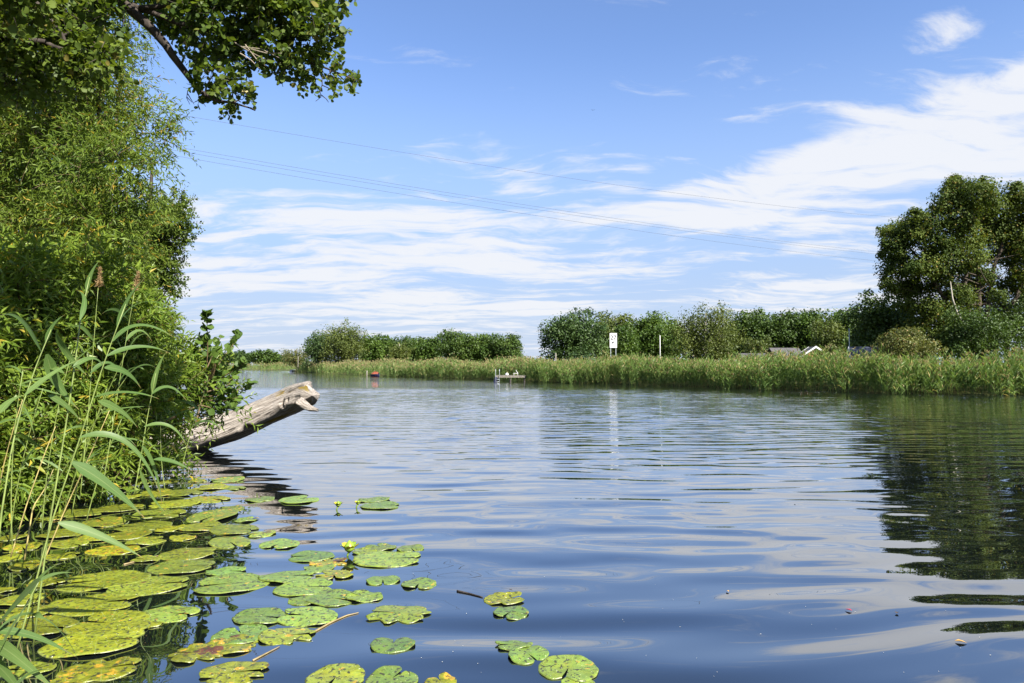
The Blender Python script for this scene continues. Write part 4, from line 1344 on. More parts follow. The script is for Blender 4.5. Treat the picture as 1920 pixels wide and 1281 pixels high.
PADS = [
    (736, 1211, 90, 0.85, 'heart shaped green lily pad floating alone with its notch at the far side', 1.57, 0.0, 0, 0),
    (957, 1151, 73, 0.9, 'clean green lily pad with a dark dot, below the yellow curled pad', 4.2, 0.12, 0, 0),
    (946, 1126, 72, 0.1, 'yellow curled lily pad beside the floating dark twig', 0.4, 0.5, 0.30, 0.3),
    (990, 1233, 84, 0.8, 'green lily pad lying half over another pad near the bottom edge', 5.3, 0.1, 0, 0),
    (962, 1213, 66, 0.75, 'pale green lily pad tucked behind the overlapping green one', 2.6, 0.1, 0.10, 0),
    (1066, 1258, 122, 0.6, 'speckled lily pad with a pink brown spot, rightmost of all pads', 4.4, 0.08, 0, 0.2),
    (1085, 1286, 72, 0.55, 'yellow green pad cut by the bottom edge under the rightmost pad', 1.2, 0.2, 0, 0.2),
    (745, 1153, 110, 0.5, 'pointed lily pad with a torn serrated left end', 3.1, 0.75, 0, 0.2),
    (718, 1090, 68, 0.75, 'kidney shaped green pad, left one of the touching pair', 4.9, 0.0, 0, 0),
    (786, 1097, 71, 0.7, 'notched green pad with an orange edge, right one of the touching pair', 4.6, 0.05, 0, 0.15),
    (728, 1049, 122, 0.6, 'long oval pad in front of the small pads with the green bud', 0.2, 0.1, 0, 0.1),
    (713, 1028, 64, 0.6, 'small pad behind the long oval pad', 2.2, 0.2, 0, 0.1),
    (770, 1031, 56, 0.6, 'small notched pad at the far right behind the long oval pad', 5.2, 0.2, 0, 0.15),
    (682, 1036, 44, 0.45, 'small tilted pad next to the green bud', 3.0, 0.2, 0.25, 0.1),
    (524, 1022, 80, 0.75, 'grey green heart shaped pad alone at the edge of the raft', 4.5, 0.1, 0, 0.2),
    (583, 1045, 80, 0.85, 'round green pad with a pale broken pad beside it', 2.7, 0.05, 0, 0),
    (618, 1056, 66, 0.2, 'brown and yellow rotting pad beside the long oval pad', 0.7, 0.9, 0, 0.7),
    (540, 1083, 96, 0.75, 'green pad touching the large speckled grey green pad', 0.4, 0.15, 0, 0.05),
    (433, 1097, 127, 0.65, 'large oval speckled pad with a thin dark rim at the raft edge', 2.3, 0.05, 0, 0.15),
    (598, 1066, 60, 0.7, 'half sunken green pad behind the yellow broken ring pad', 1.9, 0.4, 0, 0.1),
    (626, 1080, 78, 0.15, 'yellow broken pad with a curved gap', 5.0, 0.95, 0, 0.35),
    (572, 1104, 104, 0.7, 'green pad below the yellow broken one', 0.6, 0.15, 0, 0.05),
    (570, 1128, 52, 0.7, 'small round green lobe pad left of the two overlapping pads', 0.0, 0.1, 0, 0.05),
    (622, 1123, 100, 0.75, 'overlapping green pad with a brown centre', 5.6, 0.2, 0, 0.15),
    (682, 1120, 66, 0.65, 'upturned green pad at the right end of the overlapping row', 4.0, 0.3, 0.22, 0.05),
    (488, 1158, 98, 0.75, 'dark speckled green pad, left of the pair with the small orange corner', 5.4, 0.1, 0, 0.05),
    (576, 1158, 106, 0.7, 'green pad with a small orange corner', 3.4, 0.1, 0, 0.1),
    (452, 1192, 112, 0.85, 'grey green oval pad beside the bright yellow torn one', 2.2, 0.1, 0, 0),
    (540, 1194, 98, 0.35, 'bright yellow green torn pad with a stalk running from it', 0.1, 0.7, 0, 0.25),
    (366, 1228, 96, 0.12, 'yellow ragged pad with purple brown rot, at the left of the yellow patch', 3.6, 0.9, 0, 0.5),
    (436, 1212, 100, 0.15, 'yellow ragged pad with rotten gaps, at the right of the yellow patch', 0.9, 0.9, 0, 0.5),
    (441, 1264, 116, 0.15, 'large yellow pad with torn holes at the bottom edge', 0.3, 0.6, 0, 0.3),
    (630, 1273, 118, 0.3, 'yellow green pad at the bottom edge right of the large torn yellow pad', 4.6, 0.1, 0, 0.15),
    (735, 1277, 108, 0.7, 'dark speckled green pad cut by the bottom edge', 1.0, 0.1, 0, 0.1),
    (826, 1282, 66, 0.02, 'small orange pad cut by the bottom edge', 2.0, 0.2, 0, 0.45),
    (320, 1152, 98, 0.6, 'notched pad with a reddish patch at the edge of the dark reflections', 5.5, 0.15, 0, 0.3),
    (560, 938, 82, 0.8, 'distant pale green pad far out from the raft, left of the two buds', 1.0, 0.3, 0, 0.2),
    (488, 937, 56, 0.7, 'distant pale pad between the raft and the lone far pad', 2.0, 0.3, 0, 0.2),
    (700, 938, 56, 0.7, 'farthest small pad behind the two green buds', 2.4, 0.3, 0.08, 0.15),
    (714, 949, 70, 0.8, 'thin green pad in front of the farthest small pad', 0.2, 0.1, 0, 0.1),
    (425, 1073, 70, 0.85, 'submerged pale pad behind the large oval speckled pad', 0.2, 0.2, 0, 0.0),
]
for (px, py, w, hue, lab, nt, rag, cu, dec) in PADS:
    if abs(math.sin(nt)) < 0.8:
        nt = (0.0 if math.cos(nt) > 0 else math.pi) + 0.35 * math.sin(nt)
    lily_pad(px, py, w * (0.92 if abs(math.sin(nt)) < 0.8 else 1.0), hue, lab, None, nt, rag, cu, 1.38 if abs(math.sin(nt)) < 0.8 else 1.0, dec)
BIGP = [
    (195, 1090, 150, 0.25, 'long yellow green pad with a dark brown spot near the reed leaf', 2.9), (283, 1099, 138, 0.35, 'long green yellow pad reaching from the raft to open water', 0.2),
    (344, 1064, 114, 0.45, 'pointed oval pad under the round yellow one at the raft edge', 0.1), (355, 1040, 98, 0.25, 'round yellow pad with a brown middle at the raft edge', 4.8),
    (178, 1134, 148, 0.22, 'large pointed yellow green pad with split end below the long spotted one', 0.3), (205, 1172, 156, 0.18, 'large crusted pad with a dead brown leaf on it', 3.4),
    (180, 1206, 168, 0.2, 'largest crusted yellow pad of the raft', 0.2), (75, 1178, 128, 0.2, 'broad yellow pad with a pale dry leaf, behind the near reed blades', 5.0),
    (36, 1127, 84, 0.25, 'oval yellow pad near the left edge above the broad one', 1.0), (52, 1150, 90, 0.2, 'speckled pad just in front of the oval yellow pad at the left edge', 2.0),
    (190, 1257, 135, 0.15, 'half rotten brown yellow pad at the bottom of the raft', 0.2), (52, 1258, 86, 0.3, 'pad under the near reed blades at the lower left corner', 3.0),
    (285, 1172, 40, 0.1, 'small orange pad stuck to the notched pad', 1.0), (120, 1284, 80, 0.15, 'pad cut by the bottom edge under the rotten one', 1.0)]
for (px, py, w, hue, lab, nt) in BIGP:
    lily_pad(px, py, w * 0.86, hue, lab, 'lily pads of the raft', (0.0 if math.cos(nt) > 0 else math.pi) + 0.3 * math.sin(nt * 7), 0.55 if 'rotten' in lab else 0.06, 0.0, 1.42, 0.5 if 'rotten' in lab else 0.2)
taken = [(p_[0], p_[1], p_[2]) for p_ in PADS] + [(p_[0], p_[1], p_[2]) for p_ in BIGP]
RAFT = [(8, 1108, 44), (12, 1048, 60), (47, 1063, 70), (42, 1027, 80), (20, 1009, 60), (110, 1003, 82), (128, 1021, 76), (240, 1005, 88), (274, 1016, 78), (195, 980, 92), (155, 963, 100), (220, 955, 96),
        (268, 988, 104), (292, 963, 84), (394, 937, 78), (327, 945, 92), (314, 965, 74), (400, 969, 104), (432, 955, 54), (374, 990, 88), (439, 995, 88), (317, 993, 58), (430, 1018, 92), (490, 1003, 54), (345, 925, 80), (395, 915, 70), (300, 925, 80)]
edge_l = lambda y: 120 + (1000 - y) * 1.1 if y < 1000 else 0
for _ in range(900):
    y = 900 + 330 * rng.random() ** 1.7
    xr = np.interp(y, [900, 940, 1000, 1060, 1120, 1240], [430, 470, 470, 330, 200, 150])
    x0_ = np.interp(y, [900, 940, 980, 1010], [280, 150, 60, 0])
    px = x0_ + (xr - x0_) * rng.random()
    w = rng.uniform(50, 100) * (0.75 + (y - 900) / 600)
    ok = all(abs(px - a) / (w + c_) > 0.36 or abs(y - b_) / ((w + c_) * 0.5 * (b_ - 685) / FPX * 0.95) > 1.15 for a, b_, c_ in taken + RAFT)
    if ok and not (1045 < y < 1085 and 90 < px < 260):
        RAFT.append((px, y, w))
RAFT.sort(key=lambda p_: p_[1])
rows_ = [sorted(RAFT[i:i + 6]) for i in range(0, len(RAFT), 6)]
for ri, ci, (px, py, w) in [(a, b_, p_) for a, rw in enumerate(rows_) for b_, p_ in enumerate(rw)]:
    lily_pad(px, py, w * 0.83, np.clip(rng.normal(0.18 + max(0, (px - 330) / 350), 0.10), 0, 1), 'yellow green raft lily pad, %s from left in the %s row from the log' % (ORD[ci], ORD[min(ri, 9)]), 'lily pads crowded in the raft', rng.choice([0.0, math.pi]) + rng.normal(0, 0.5), 0.5 * rng.random() ** 2, 0.10 * (rng.random() < 0.2), rng.uniform(1.25, 1.5), rng.uniform(0.1, 0.5))
print('pads', PADN[0])

# buds, floating bits
M['bud'] = plain_mat('lily_bud', (0.20, 0.30, 0.03), 0.4, 0.2, 20)
M['petal'] = plain_mat('lily_petal', (0.45, 0.36, 0.02), 0.5, 0.1, 20)
for (px, py, s_, lab) in [(634, 956, 0.036, 'larger yellow green water lily bud out on the open water'), (671, 952, 0.028, 'smaller green lily bud near the farthest pads'), (655, 1043, 0.055, 'green lily bud beside the long oval pad')]:
    c0 = on_level(px, py)
    t = thing('lily_bud', c0, lab, 'bud', 'lily buds')
    MB().tube([c0 + (-0.03, 0, -0.05), c0 + (-0.01, 0, 0.02), c0 + (0, 0, 0.035)], [0.008, 0.008, 0.008], 6).build('stalk', M['bud'], t, True)
    pr2 = [0.25, 0.8, 1.0, 0.85, 0.5, 0.12]
    MB().tube([c0 + (0, 0, 0.03 + s_ * 1.7 * f) for f in np.linspace(0, 1, 6)], [s_ * q_ * 0.8 for q_ in pr2], 9).build('bud', M['bud'], t, True)
    for a_ in range(5):
        d_ = np.array([[math.cos(a_ * 1.257), math.sin(a_ * 1.257), 1.0]])
        V, T, _t = leaf_mesh(np.array([c0 + (0, 0, 0.03)]) + d_ * 0.006, d_, np.array([[-d_[0, 0], -d_[0, 1], 1.0]]), s_ * 1.7, s_ * 1.1, ROUND)
        obj('sepal', V, T, M['bud'] if a_ % 2 else M['petal'], t, True)
M['stalk'] = plain_mat('floating_stalk', (0.26, 0.20, 0.09), 0.6, 0.2, 20)
for (lab, pts, r_, mt) in [('tan curved lily stalk floating from the bright yellow torn pad', [(586, 1187), (620, 1168), (650, 1156), (672, 1151)], 0.006, 'stalk'),
                      ('dark wet twig floating beside the yellow curled pad', [(857, 1110), (880, 1115), (905, 1122)], 0.007, 'bark_dark'),
                      ('thin green stalk floating near the large torn yellow pad', [(474, 1241), (500, 1227), (524, 1214)], 0.005, 'stalk'),
                      ('thin brown stalk running into the raft beside the round yellow pad', [(232, 1060), (262, 1052), (308, 1040)], 0.006, 'stalk')]:
    W3 = np.array([on_level(a, b_) for a, b_ in pts])
    f = np.linspace(0, 1, 14)
    W3 = np.stack([np.interp(f, np.linspace(0, 1, len(pts)), W3[:, i]) for i in range(3)], 1)
    W3[:, 2] = wave_z(W3[:, 0], W3[:, 1]) + 0.004
    tag(MB().tube(W3, r_ * (1 - 0.5 * f), 6).build('floating_stalk', M[mt], None, True), lab, 'stalk')
sr = np.random.default_rng(21)
SPK = []
for q_ in range(70):
    c0 = on_level(sr.uniform(380, 1900), 985 + 290 * sr.random() ** 0.8)
    a_ = sr.uniform(0, 6.28)
    r_ = sr.uniform(0.0012, 0.003)
    z_ = float(wave_z(c0[0], c0[1])) + 0.003
    SPK.append([(c0[0] + r_ * math.cos(a_ + k_ * 1.571), c0[1] + r_ * math.sin(a_ + k_ * 1.571) * 1.4, z_) for k_ in range(4)])
M['pollen'] = plain_mat('pale_seed', (0.55, 0.53, 0.46), 0.8, 0.1, 30)
tag(obj('floating_seeds', np.array(SPK).reshape(-1, 3), np.arange(70 * 4).reshape(-1, 4), M['pollen']), 'tiny pale seeds scattered over the near water', 'seeds', None, 'stuff')
M['litter_y'] = plain_mat('yellow_litter', (0.50, 0.30, 0.08), 0.6, 0.2, 30)
M['litter_r'] = plain_mat('red_litter', (0.35, 0.03, 0.05), 0.6, 0.2, 30)
for (px, py, s_, mt, lab) in [(1790, 1205, 0.035, 'litter_y', 'small orange fallen leaf floating near the lower corner'), (1598, 1148, 0.026, 'litter_r', 'tiny dark red leaf floating on the bright reflection'), (1682, 1150, 0.022, 'bark_dark', 'tiny dark leaf fragment floating right of the red one'),
                          (1362, 1108, 0.02, 'litter_y', 'tiny pale leaf fragment floating in the middle of the water'), (954, 1108, 0.02, 'bark_dark', 'tiny dark fragment floating behind the yellow curled pad'), (487, 973, 0.05, 'dead_twig', 'small pale snail like bit floating at the raft edge')]:
    c0 = on_level(px, py)
    c0[2] = float(wave_z(c0[0], c0[1])) + 0.006
    d_ = np.array([[math.cos(px), math.sin(px) * 0.5, 0.15]])
    V, T, _t = leaf_mesh(np.array([c0]), d_, np.array([[0.1, 0.1, 1.0]]), s_ * 1.6, s_, LANCE2)
    tag(obj('floating_leaf', V, T, M[mt], None, True), lab, 'leaf')

# ------------------------------------------------------------------ left bank: willow, tree behind, shrub, sapling, alder, reeds
def cluster_shoots(C, Rb, n, Ls, nleaf, Lleaf, ratio, droop, spread=0.9, outw=1.0, upw=0.35, upb=0.5):
    w = Rb ** 2.2
    which = rng.choice(len(C), size=n, p=w / w.sum())
    d = rand_dirs(n)
    B = C[which] + d * (Rb[which] * rng.uniform(0.05, 0.85, n) ** 0.6)[:, None]
    U = unit(d * outw + np.array([0, 0, upw]) + rng.normal(size=(n, 3)) * 0.35)
    return shoots(B, U, Ls * rng.uniform(0.6, 1.3, n), nleaf, Lleaf, ratio, droop, spread, upb)


def in_frame(P):
    return (P[:, 1] > 1.0) & (np.abs(P[:, 0] / np.maximum(P[:, 1], 0.1)) < 0.77)


# --- willow
rows = [(-90, 225), (-30, 250), (10, 256), (50, 256), (95, 264), (150, 272), (210, 296), (270, 312), (330, 312), (390, 296), (450, 272), (510, 262), (570, 275), (630, 290)]
C, Rb = [], []
for py, xr in rows:
    for q_ in range(10):
        px = xr - 18 - (xr + 120) * (q_ / 9.0) ** 0.85
        Yc = 10.6 + rng.uniform(-1.3, 1.5) - 0.7 * math.sin(q_)
        r_ = rng.uniform(0.26, 0.46)
        if q_ == 0:
            r_ = rng.uniform(0.20, 0.30)
        C.append(at(px - r_ * 20, py + rng.normal(0, 18), Yc))
        Rb.append(r_)
C, Rb = np.array(C), np.array(Rb)
keep = C[:, 2] > 0.9
C, Rb = C[keep], Rb[keep]
wb = np.array([-6.9, 11.0, 0.3])
t = thing('willow_tree', wb, 'tall bright green narrow leaved willow filling the left side', 'tree')
P, D, N, L, Wd, TW = cluster_shoots(C, Rb, 11500, 0.44, 12, 0.118, 0.22, 0.30, 0.75, 0.9, 0.25)
hf_ = P[:, 1] < 10.4
Va, Ta, ta = leaf_mesh(P[hf_], D[hf_], N[hf_], L[hf_], Wd[hf_], LANCE)
Vb2, Tb2, tb2 = leaf_mesh(P[~hf_], D[~hf_], N[~hf_], L[~hf_], Wd[~hf_], THIN)
obj('crown', np.vstack([Va, Vb2]), np.vstack([Ta, Tb2 + len(Va)]), M['willow'], t, False, {'tint': np.concatenate([ta, tb2])})
Vt, Ft = ribbons(TW[::4], 0.004)
obj('twigs', Vt, Ft, M['twig'], t)['kind'] = 'stuff'
mb = MB()
for k_ in range(4):
    top = np.array([-7.2 + 0.35 * k_ + rng.normal(0, 0.1), 10.8 + 0.4 * rng.normal(), 7.0])
    limbs(mb, wb + rng.normal(size=3) * (0.15, 0.15, 0), top, C[k_::9], 0.07)
mb.build('trunk', M['bark'], t, True)

# --- dense tree closing the view behind the willow
tree('broadleaf_tree', 'dense dark green tree seen only in the gaps behind the willow', -150, 255, 150, 19, 'maple', n=9000, size=0.22, group='trees on the near bank')

# --- darker tree behind the willow, showing at its edge
DK = [(335, 385, 24), (345, 420, 20), (322, 410, 30), (300, 400, 34), (345, 440, 16), (326, 446, 24), (300, 450, 36), (322, 480, 20), (308, 505, 28), (322, 525, 16), (300, 540, 26), (280, 500, 40), (270, 440, 44), (322, 550, 12), (250, 560, 44), (290, 600, 36), (312, 640, 22), (310, 690, 26), (280, 660, 40)]
C = np.array([at(a, b_, 15.5 + rng.normal(0, 0.5)) for a, b_, r_ in DK])
Rb = np.array([r_ * 15.5 / FPX for _, _, r_ in DK])
db = np.array([-8.9, 15.8, 0.35])
t = thing('alder_tree', db, 'darker small leaved tree showing behind the edge of the willow', 'tree')
P, D, N, L, Wd, TW = cluster_shoots(C, Rb, 2400, 0.22, 9, 0.085, 0.75, 0.08, 1.1, 1.0, 0.2, 0.9)
V, T, tt = leaf_mesh(P, D, N, L, Wd, LANCE)
obj('crown', V, T, M['alder'], t, False, {'tint': tt})
mb = MB()
limbs(mb, db, np.array([-8.3, 15.6, 6.2]), C, 0.12)
mb.build('trunk', M['bark_dark'], t, True)

# --- broad willow shrub over the bank
SH = []
for py, x0_, x1_ in [(520, 0, 190), (565, 0, 225), (610, 0, 262), (655, 0, 290), (700, 0, 320), (745, 0, 345), (790, 0, 335), (835, 0, 305), (875, 0, 270), (915, 0, 190), (945, 0, 110)]:
    for q_ in range(8):
        f = q_ / 7.0
        px = x0_ - 60 + (x1_ + 60 - 20) * f
        Yc = np.interp(px, [-60, 150, 340], [6.6, 7.9, 9.6]) + rng.uniform(-0.5, 0.9)
        if py > 860:
            Yc = np.interp(px, [-60, 150, 340], [6.4, 7.4, 9.0]) + rng.uniform(0.0, 0.5)
        r_ = rng.uniform(0.22, 0.36)
        SH.append((*at(px - 6, py + rng.normal(0, 12), Yc), r_))
for a, b_, y_, r_ in [(352, 705, 10.0, 0.22), (372, 740, 10.1, 0.20), (392, 768, 10.2, 0.16), (350, 770, 10.0, 0.24), (405, 745, 10.3, 0.13), (340, 730, 10, 0.25), (320, 800, 9.9, 0.2), (425, 770, 10.3, 0.13), (440, 752, 10.4, 0.10), (405, 715, 10.3, 0.14), (380, 690, 10.2, 0.15), (420, 735, 10.3, 0.13), (360, 670, 10.2, 0.14)]:
    SH.append((*at(a, b_, y_), r_))
SH = np.array(SH)
SH = SH[SH[:, 2] > 0.16]
C, Rb = SH[:, :3], SH[:, 3]
sb = np.array([-5.4, 8.6, 0.25])
t = thing('willow_shrub', sb, 'dense glossy leaved green shrub leaning over the bank at the left', 'shrub')
P, D, N, L, Wd, TW = cluster_shoots(C, Rb, 4300, 0.42, 12, 0.155, 0.25, 0.16, 0.9, 1.0, 0.45)
ok = P[:, 2] > 0.02
P, D, N, L, Wd = P[ok], D[ok], N[ok], L[ok], Wd[ok]
vis = in_frame(P)
score = np.where(vis, L / np.linalg.norm(P - np.array([0, 0, CAMH]), axis=1) + rng.random(len(P)) * 0.004, 0)
near = np.argsort(-score)[:300]
rest = np.ones(len(P), bool)
rest[near] = False
V, T, tt = leaf_mesh(P[rest], D[rest], N[rest], L[rest], Wd[rest], LANCE)
obj('foliage', V, T, M['shrub'], t, False, {'tint': tt})['kind'] = 'stuff'
leaf_objects('leaf', near, P, D, N, L, Wd, mesh_np('shrub_leaf', LANCE2[0], LANCE2[1], M['shrub_one'], True), t)
Vt, Ft = ribbons(TW[::4], 0.005)
obj('twigs', Vt, Ft, M['twig'], t)['kind'] = 'stuff'
mb = MB()
for c in C[::3]:
    b0 = sb + np.array([rng.normal() * 0.4, rng.normal() * 0.8, -0.15])
    mb.tube([b0, (b0 + c) / 2 + np.array([0, 0, 0.15]), c], [0.028, 0.02, 0.008], 5, False)
mb.build('stems', M['twig'], t, True)

# --- alder sapling with round leaves
YS_ = 9.9
t = thing('alder_sapling', at(372, 800, YS_) * np.array([1, 1, 0]) + np.array([0, 0, 0.1]), 'young round leaved alder sapling sticking up beside the fallen log', 'sapling')
stems = [[(365, 800), (382, 740), (390, 670), (388, 600), (389, 586)], [(388, 690), (402, 660), (414, 632)], [(388, 720), (412, 680), (436, 648), (446, 628)], [(385, 730), (420, 705), (448, 690), (458, 680)], [(380, 745), (420, 740), (455, 728), (474, 716)], [(376, 760), (410, 768), (440, 764)], [(392, 650), (376, 640), (372, 632)], [(386, 735), (404, 712), (410, 690)], [(388, 735), (430, 722), (436, 700)], [(384, 750), (420, 752), (446, 745)]]
LP, LD = [], []
mb = MB()
for st in stems:
    y_ = YS_ + rng.normal(0, 0.12, len(st))
    pts = np.array([at(a, b_, yy) for (a, b_), yy in zip(st, y_)])
    f = np.linspace(0, 1, 10)
    sm = np.stack([np.interp(f, np.linspace(0, 1, len(pts)), pts[:, i]) for i in range(3)], 1)
    mb.tube(sm, np.linspace(0.012, 0.004, 10), 6)
    nL = int(np.linalg.norm(np.diff(sm, axis=0), axis=1).sum() / 0.034) + 4
    for k_ in range(nL):
        ff = 0.22 + 0.78 * k_ / (nL - 1)
        pp = np.array([np.interp(ff, f, sm[:, i]) for i in range(3)])
        tdir = unit(sm[min(int(ff * 9) + 1, 9)] - sm[max(int(ff * 9) - 1, 0)])
        LP.append(pp)
        LD.append(unit(tdir * 0.5 + rand_dirs(1)[0] * 0.9 + np.array([0, 0, 0.15])))
mb.build('stem', M['twig'], t, True)
LP, LD = np.array(LP), np.array(LD)
NN = unit(rng.normal(size=LP.shape) * 0.6 + np.array([0.1, -0.5, 0.7]))
LL = rng.uniform(0.08, 0.125, len(LP))
leaf_objects('leaf', range(len(LP)), LP, LD, NN, LL, LL * 0.82, mesh_np('round_leaf', ROUND[0], ROUND[1], M['sapling'], True), t)
print('sapling leaves', len(LP))

# --- overhanging alder
ab = np.array([-6.2, 3.2, 0.3])
t = thing('alder_tree', ab, 'alder overhead whose dark leafy branches hang into the top of the view', 'tree')
AL = [(300, 14, 34), (345, 40, 42), (395, 30, 55), (460, 40, 58), (520, 25, 52), (570, 30, 46), (352, 85, 26), (400, 90, 46), (455, 95, 44), (510, 90, 42), (560, 85, 42), (606, 72, 30), (622, 40, 20), (600, 20, 26), (400, 140, 34), (440, 160, 26), (425, 180, 22), (452, 192, 16), (470, 202, 8), (385, 165, 14),
      (540, 126, 28), (585, 128, 30), (620, 140, 24), (645, 150, 18), (664, 150, 10), (640, 96, 16), (648, 66, 10), (500, -30, 60), (420, -40, 60), (580, -30, 50), (340, -30, 50), (270, -40, 40), (640, -20, 20)]
AL2 = [(40, 30, 66), (120, 36, 66), (190, 30, 40), (60, 95, 56), (140, 100, 50), (195, 105, 30), (222, 135, 14), (30, 148, 36), (90, 150, 30), (150, 140, 26), (10, 180, 14), (60, 176, 14), (20, -30, 70), (120, -40, 70), (220, -40, 40), (-40, 60, 70), (-40, 140, 50)]
C = np.array([at(a, b_, 5.6 + rng.normal(0, 0.22)) for a, b_, _ in AL] + [at(a, b_, 5.2 + rng.normal(0, 0.3)) for a, b_, _ in AL2])
Rb = np.array([r_ * 5.5 / FPX for _, _, r_ in AL + AL2])
P, D, N, L, Wd, TW = cluster_shoots(C, Rb * 0.9, 2200, 0.13, 6, 0.066, 0.86, 0.10, 1.1, 0.8, 0.1, 0.8)
vis = in_frame(P)
score = np.where(vis, L / np.linalg.norm(P - np.array([0, 0, CAMH]), axis=1) - 0.001 * (P[:, 2] > 4.45), 0)
near = np.argsort(-score)[:300]
rest = np.ones(len(P), bool)
rest[near] = False
V, T, tt = leaf_mesh(P[rest], D[rest], N[rest], L[rest], Wd[rest], ROUND2)
obj('crown', V, T, M['alder'], t, True, {'tint': tt})['kind'] = 'stuff'
leaf_objects('leaf', near, P, D, N, L, Wd, mesh_np('alder_leaf', ROUND[0], ROUND[1], M['alder_one'], True), t)
Vt, Ft = ribbons(TW, 0.003)
obj('twigs', Vt, Ft, M['bark_dark'], t)['kind'] = 'stuff'
mb = MB()
trunk = np.array([ab, ab + (0.1, 0.1, 2.5), ab + (0.25, 0.3, 5), ab + (0.3, 0.5, 8)])
mb.tube(trunk, [0.22, 0.18, 0.13, 0.05], 10)


def limb(pts, r0, r1):
    pts = np.array(pts)
    f = np.linspace(0, 1, 16)
    sm = np.stack([np.interp(f, np.linspace(0, 1, len(pts)), pts[:, i]) for i in range(3)], 1)
    sm[1:-1] += rng.normal(0, 0.008, (14, 3))
    mb.tube(sm, np.linspace(r0, r1, 16), 7)
    return sm


main = limb([trunk[2], at(120, -90, 5.3), at(228, 0, 5.5), at(300, 70, 5.55), at(335, 118, 5.6), at(365, 165, 5.6), at(400, 185, 5.6), at(470, 203, 5.6)], 0.06, 0.006)
l2 = limb([at(228, 2, 5.5), at(300, 30, 5.55), at(400, 60, 5.6), at(500, 95, 5.65), at(600, 125, 5.6), at(672, 152, 5.6)], 0.028, 0.004)
l3 = limb([at(262, 16, 5.5), at(380, 0, 5.6), at(500, 20, 5.6), at(600, 40, 5.6), at(660, 60, 5.6)], 0.024, 0.004)
l4 = limb([trunk[1] + (0.05, 0.1, 1.2), at(-60, 60, 5.0), at(80, 80, 5.2), at(200, 120, 5.2)], 0.05, 0.006)
l5 = limb([at(20, -40, 5.2), at(100, 40, 5.2), at(150, 120, 5.2)], 0.03, 0.006)
allp = np.vstack([main, l2, l3, l4, l5])
for c in C:
    kq = int(np.argmin(np.linalg.norm(allp - c, axis=1)))
    mb.tube([allp[kq], (allp[kq] + c) / 2 + rng.normal(0, 0.02, 3), c], [0.009, 0.006, 0.003], 5, False)
mb.build('branches', M['bark_dark'], t, True)
mb = MB()
for st in [[(604, 126), (604, 160), (600, 172), (602, 182), (592, 190)], [(602, 178), (612, 186), (616, 192)], [(604, 160), (622, 168), (636, 178)], [(362, 161), (352, 170), (350, 184), (356, 196)], [(350, 182), (360, 192)], [(352, 176), (364, 196)], [(366, 166), (378, 190), (386, 200)]]:
    pts = np.array([at(a, b_, 5.6) for a, b_ in st])
    mb.tube(pts, np.linspace(0.0045, 0.002, len(pts)), 5)
o = mb.build('bare_twigs', M['bark_dark'], t)
o['label'] = 'dark bare twigs hanging below the leaves'
mb = MB()
for st in [[(440, 80), (470, 98), (510, 118)], [(455, 88), (490, 92), (530, 112)], [(460, 84), (480, 110), (500, 125)], [(470, 92), (500, 100), (528, 100)], [(450, 100), (470, 112), (486, 128)]]:
    pts = np.array([at(a, b_, 5.42) for a, b_ in st])
    mb.tube(pts, np.linspace(0.005, 0.002, len(pts)), 5)
o = mb.build('bare_twigs', M['dead_twig'], t)
o['label'] = 'pale dead twigs among the leaves'
V, T, _t = leaf_mesh(np.array([at(452, 176, 5.4)]), np.array([[1.0, 0, 0.3]]), np.array([[0.1, -0.6, 0.7]]), 0.07, 0.06, blade([(0, 0), (0.2, 0.4), (0.5, 0.5), (0.8, 0.35), (1, 0)], 0.9, 0.5))
o = obj('dead_leaf', V, T, M['reed_dry'], t, True)
o['label'] = 'curled brown dead leaf'

# --- foreground reeds
def strip(pts, wd, roll=0.0):
    """a reed blade along world points: creased, tapering at both ends"""
    pts = np.array(pts)
    f = np.linspace(0, 1, 15)
    k0 = np.linspace(0, 1, len(pts))
    if len(pts) >= 3:
        co = [np.polyfit(k0, pts[:, i], min(len(pts) - 1, 3)) for i in range(3)]
        sm = np.stack([np.polyval(co[i], f) for i in range(3)], 1)
    else:
        sm = np.stack([np.interp(f, k0, pts[:, i]) for i in range(3)], 1)
        sm[:, 2] += 0.06 * np.linalg.norm(pts[-1] - pts[0]) * np.sin(f * np.pi)
    prof = np.clip(np.minimum(f / 0.18 + 0.12, 1) ** 0.7 * (1 - np.clip((f - 0.2) / 0.8, 0, 1) ** 1.3), 0.02, 1) * wd / 2
    T_ = unit(np.gradient(sm, axis=0))
    up_ = unit(np.array([math.sin(roll), -0.75, 0.65 * math.cos(roll)]))
    S_ = unit(np.cross(T_, up_))
    N_ = np.cross(S_, T_)
    V = np.concatenate([sm - S_ * prof[:, None] + N_ * prof[:, None] * 0.22, sm, sm + S_ * prof[:, None] + N_ * prof[:, None] * 0.22])
    F_ = [[a * 15 + i, (a + 1) * 15 + i, (a + 1) * 15 + i + 1, a * 15 + i + 1] for a in (0, 1) for i in range(14)]
    at_ = np.concatenate([np.column_stack([f, np.full(15, a_), np.zeros(15)]) for a_ in (-1.0, 0.0, 1.0)])
    return V, np.array(F_), {'blade': at_}


def plume_mesh(tip, d, n, Lp):
    tb = rng.random(n)
    P_ = tip + d * (tb * Lp)[:, None]
    D_ = unit(d + rng.normal(size=(n, 3)) * 0.5 + np.array([0.3, 0, -0.25]))
    return leaf_mesh(P_, D_, rand_dirs(n), 0.05 * (1.2 - tb * 0.7), 0.007, LANCE)


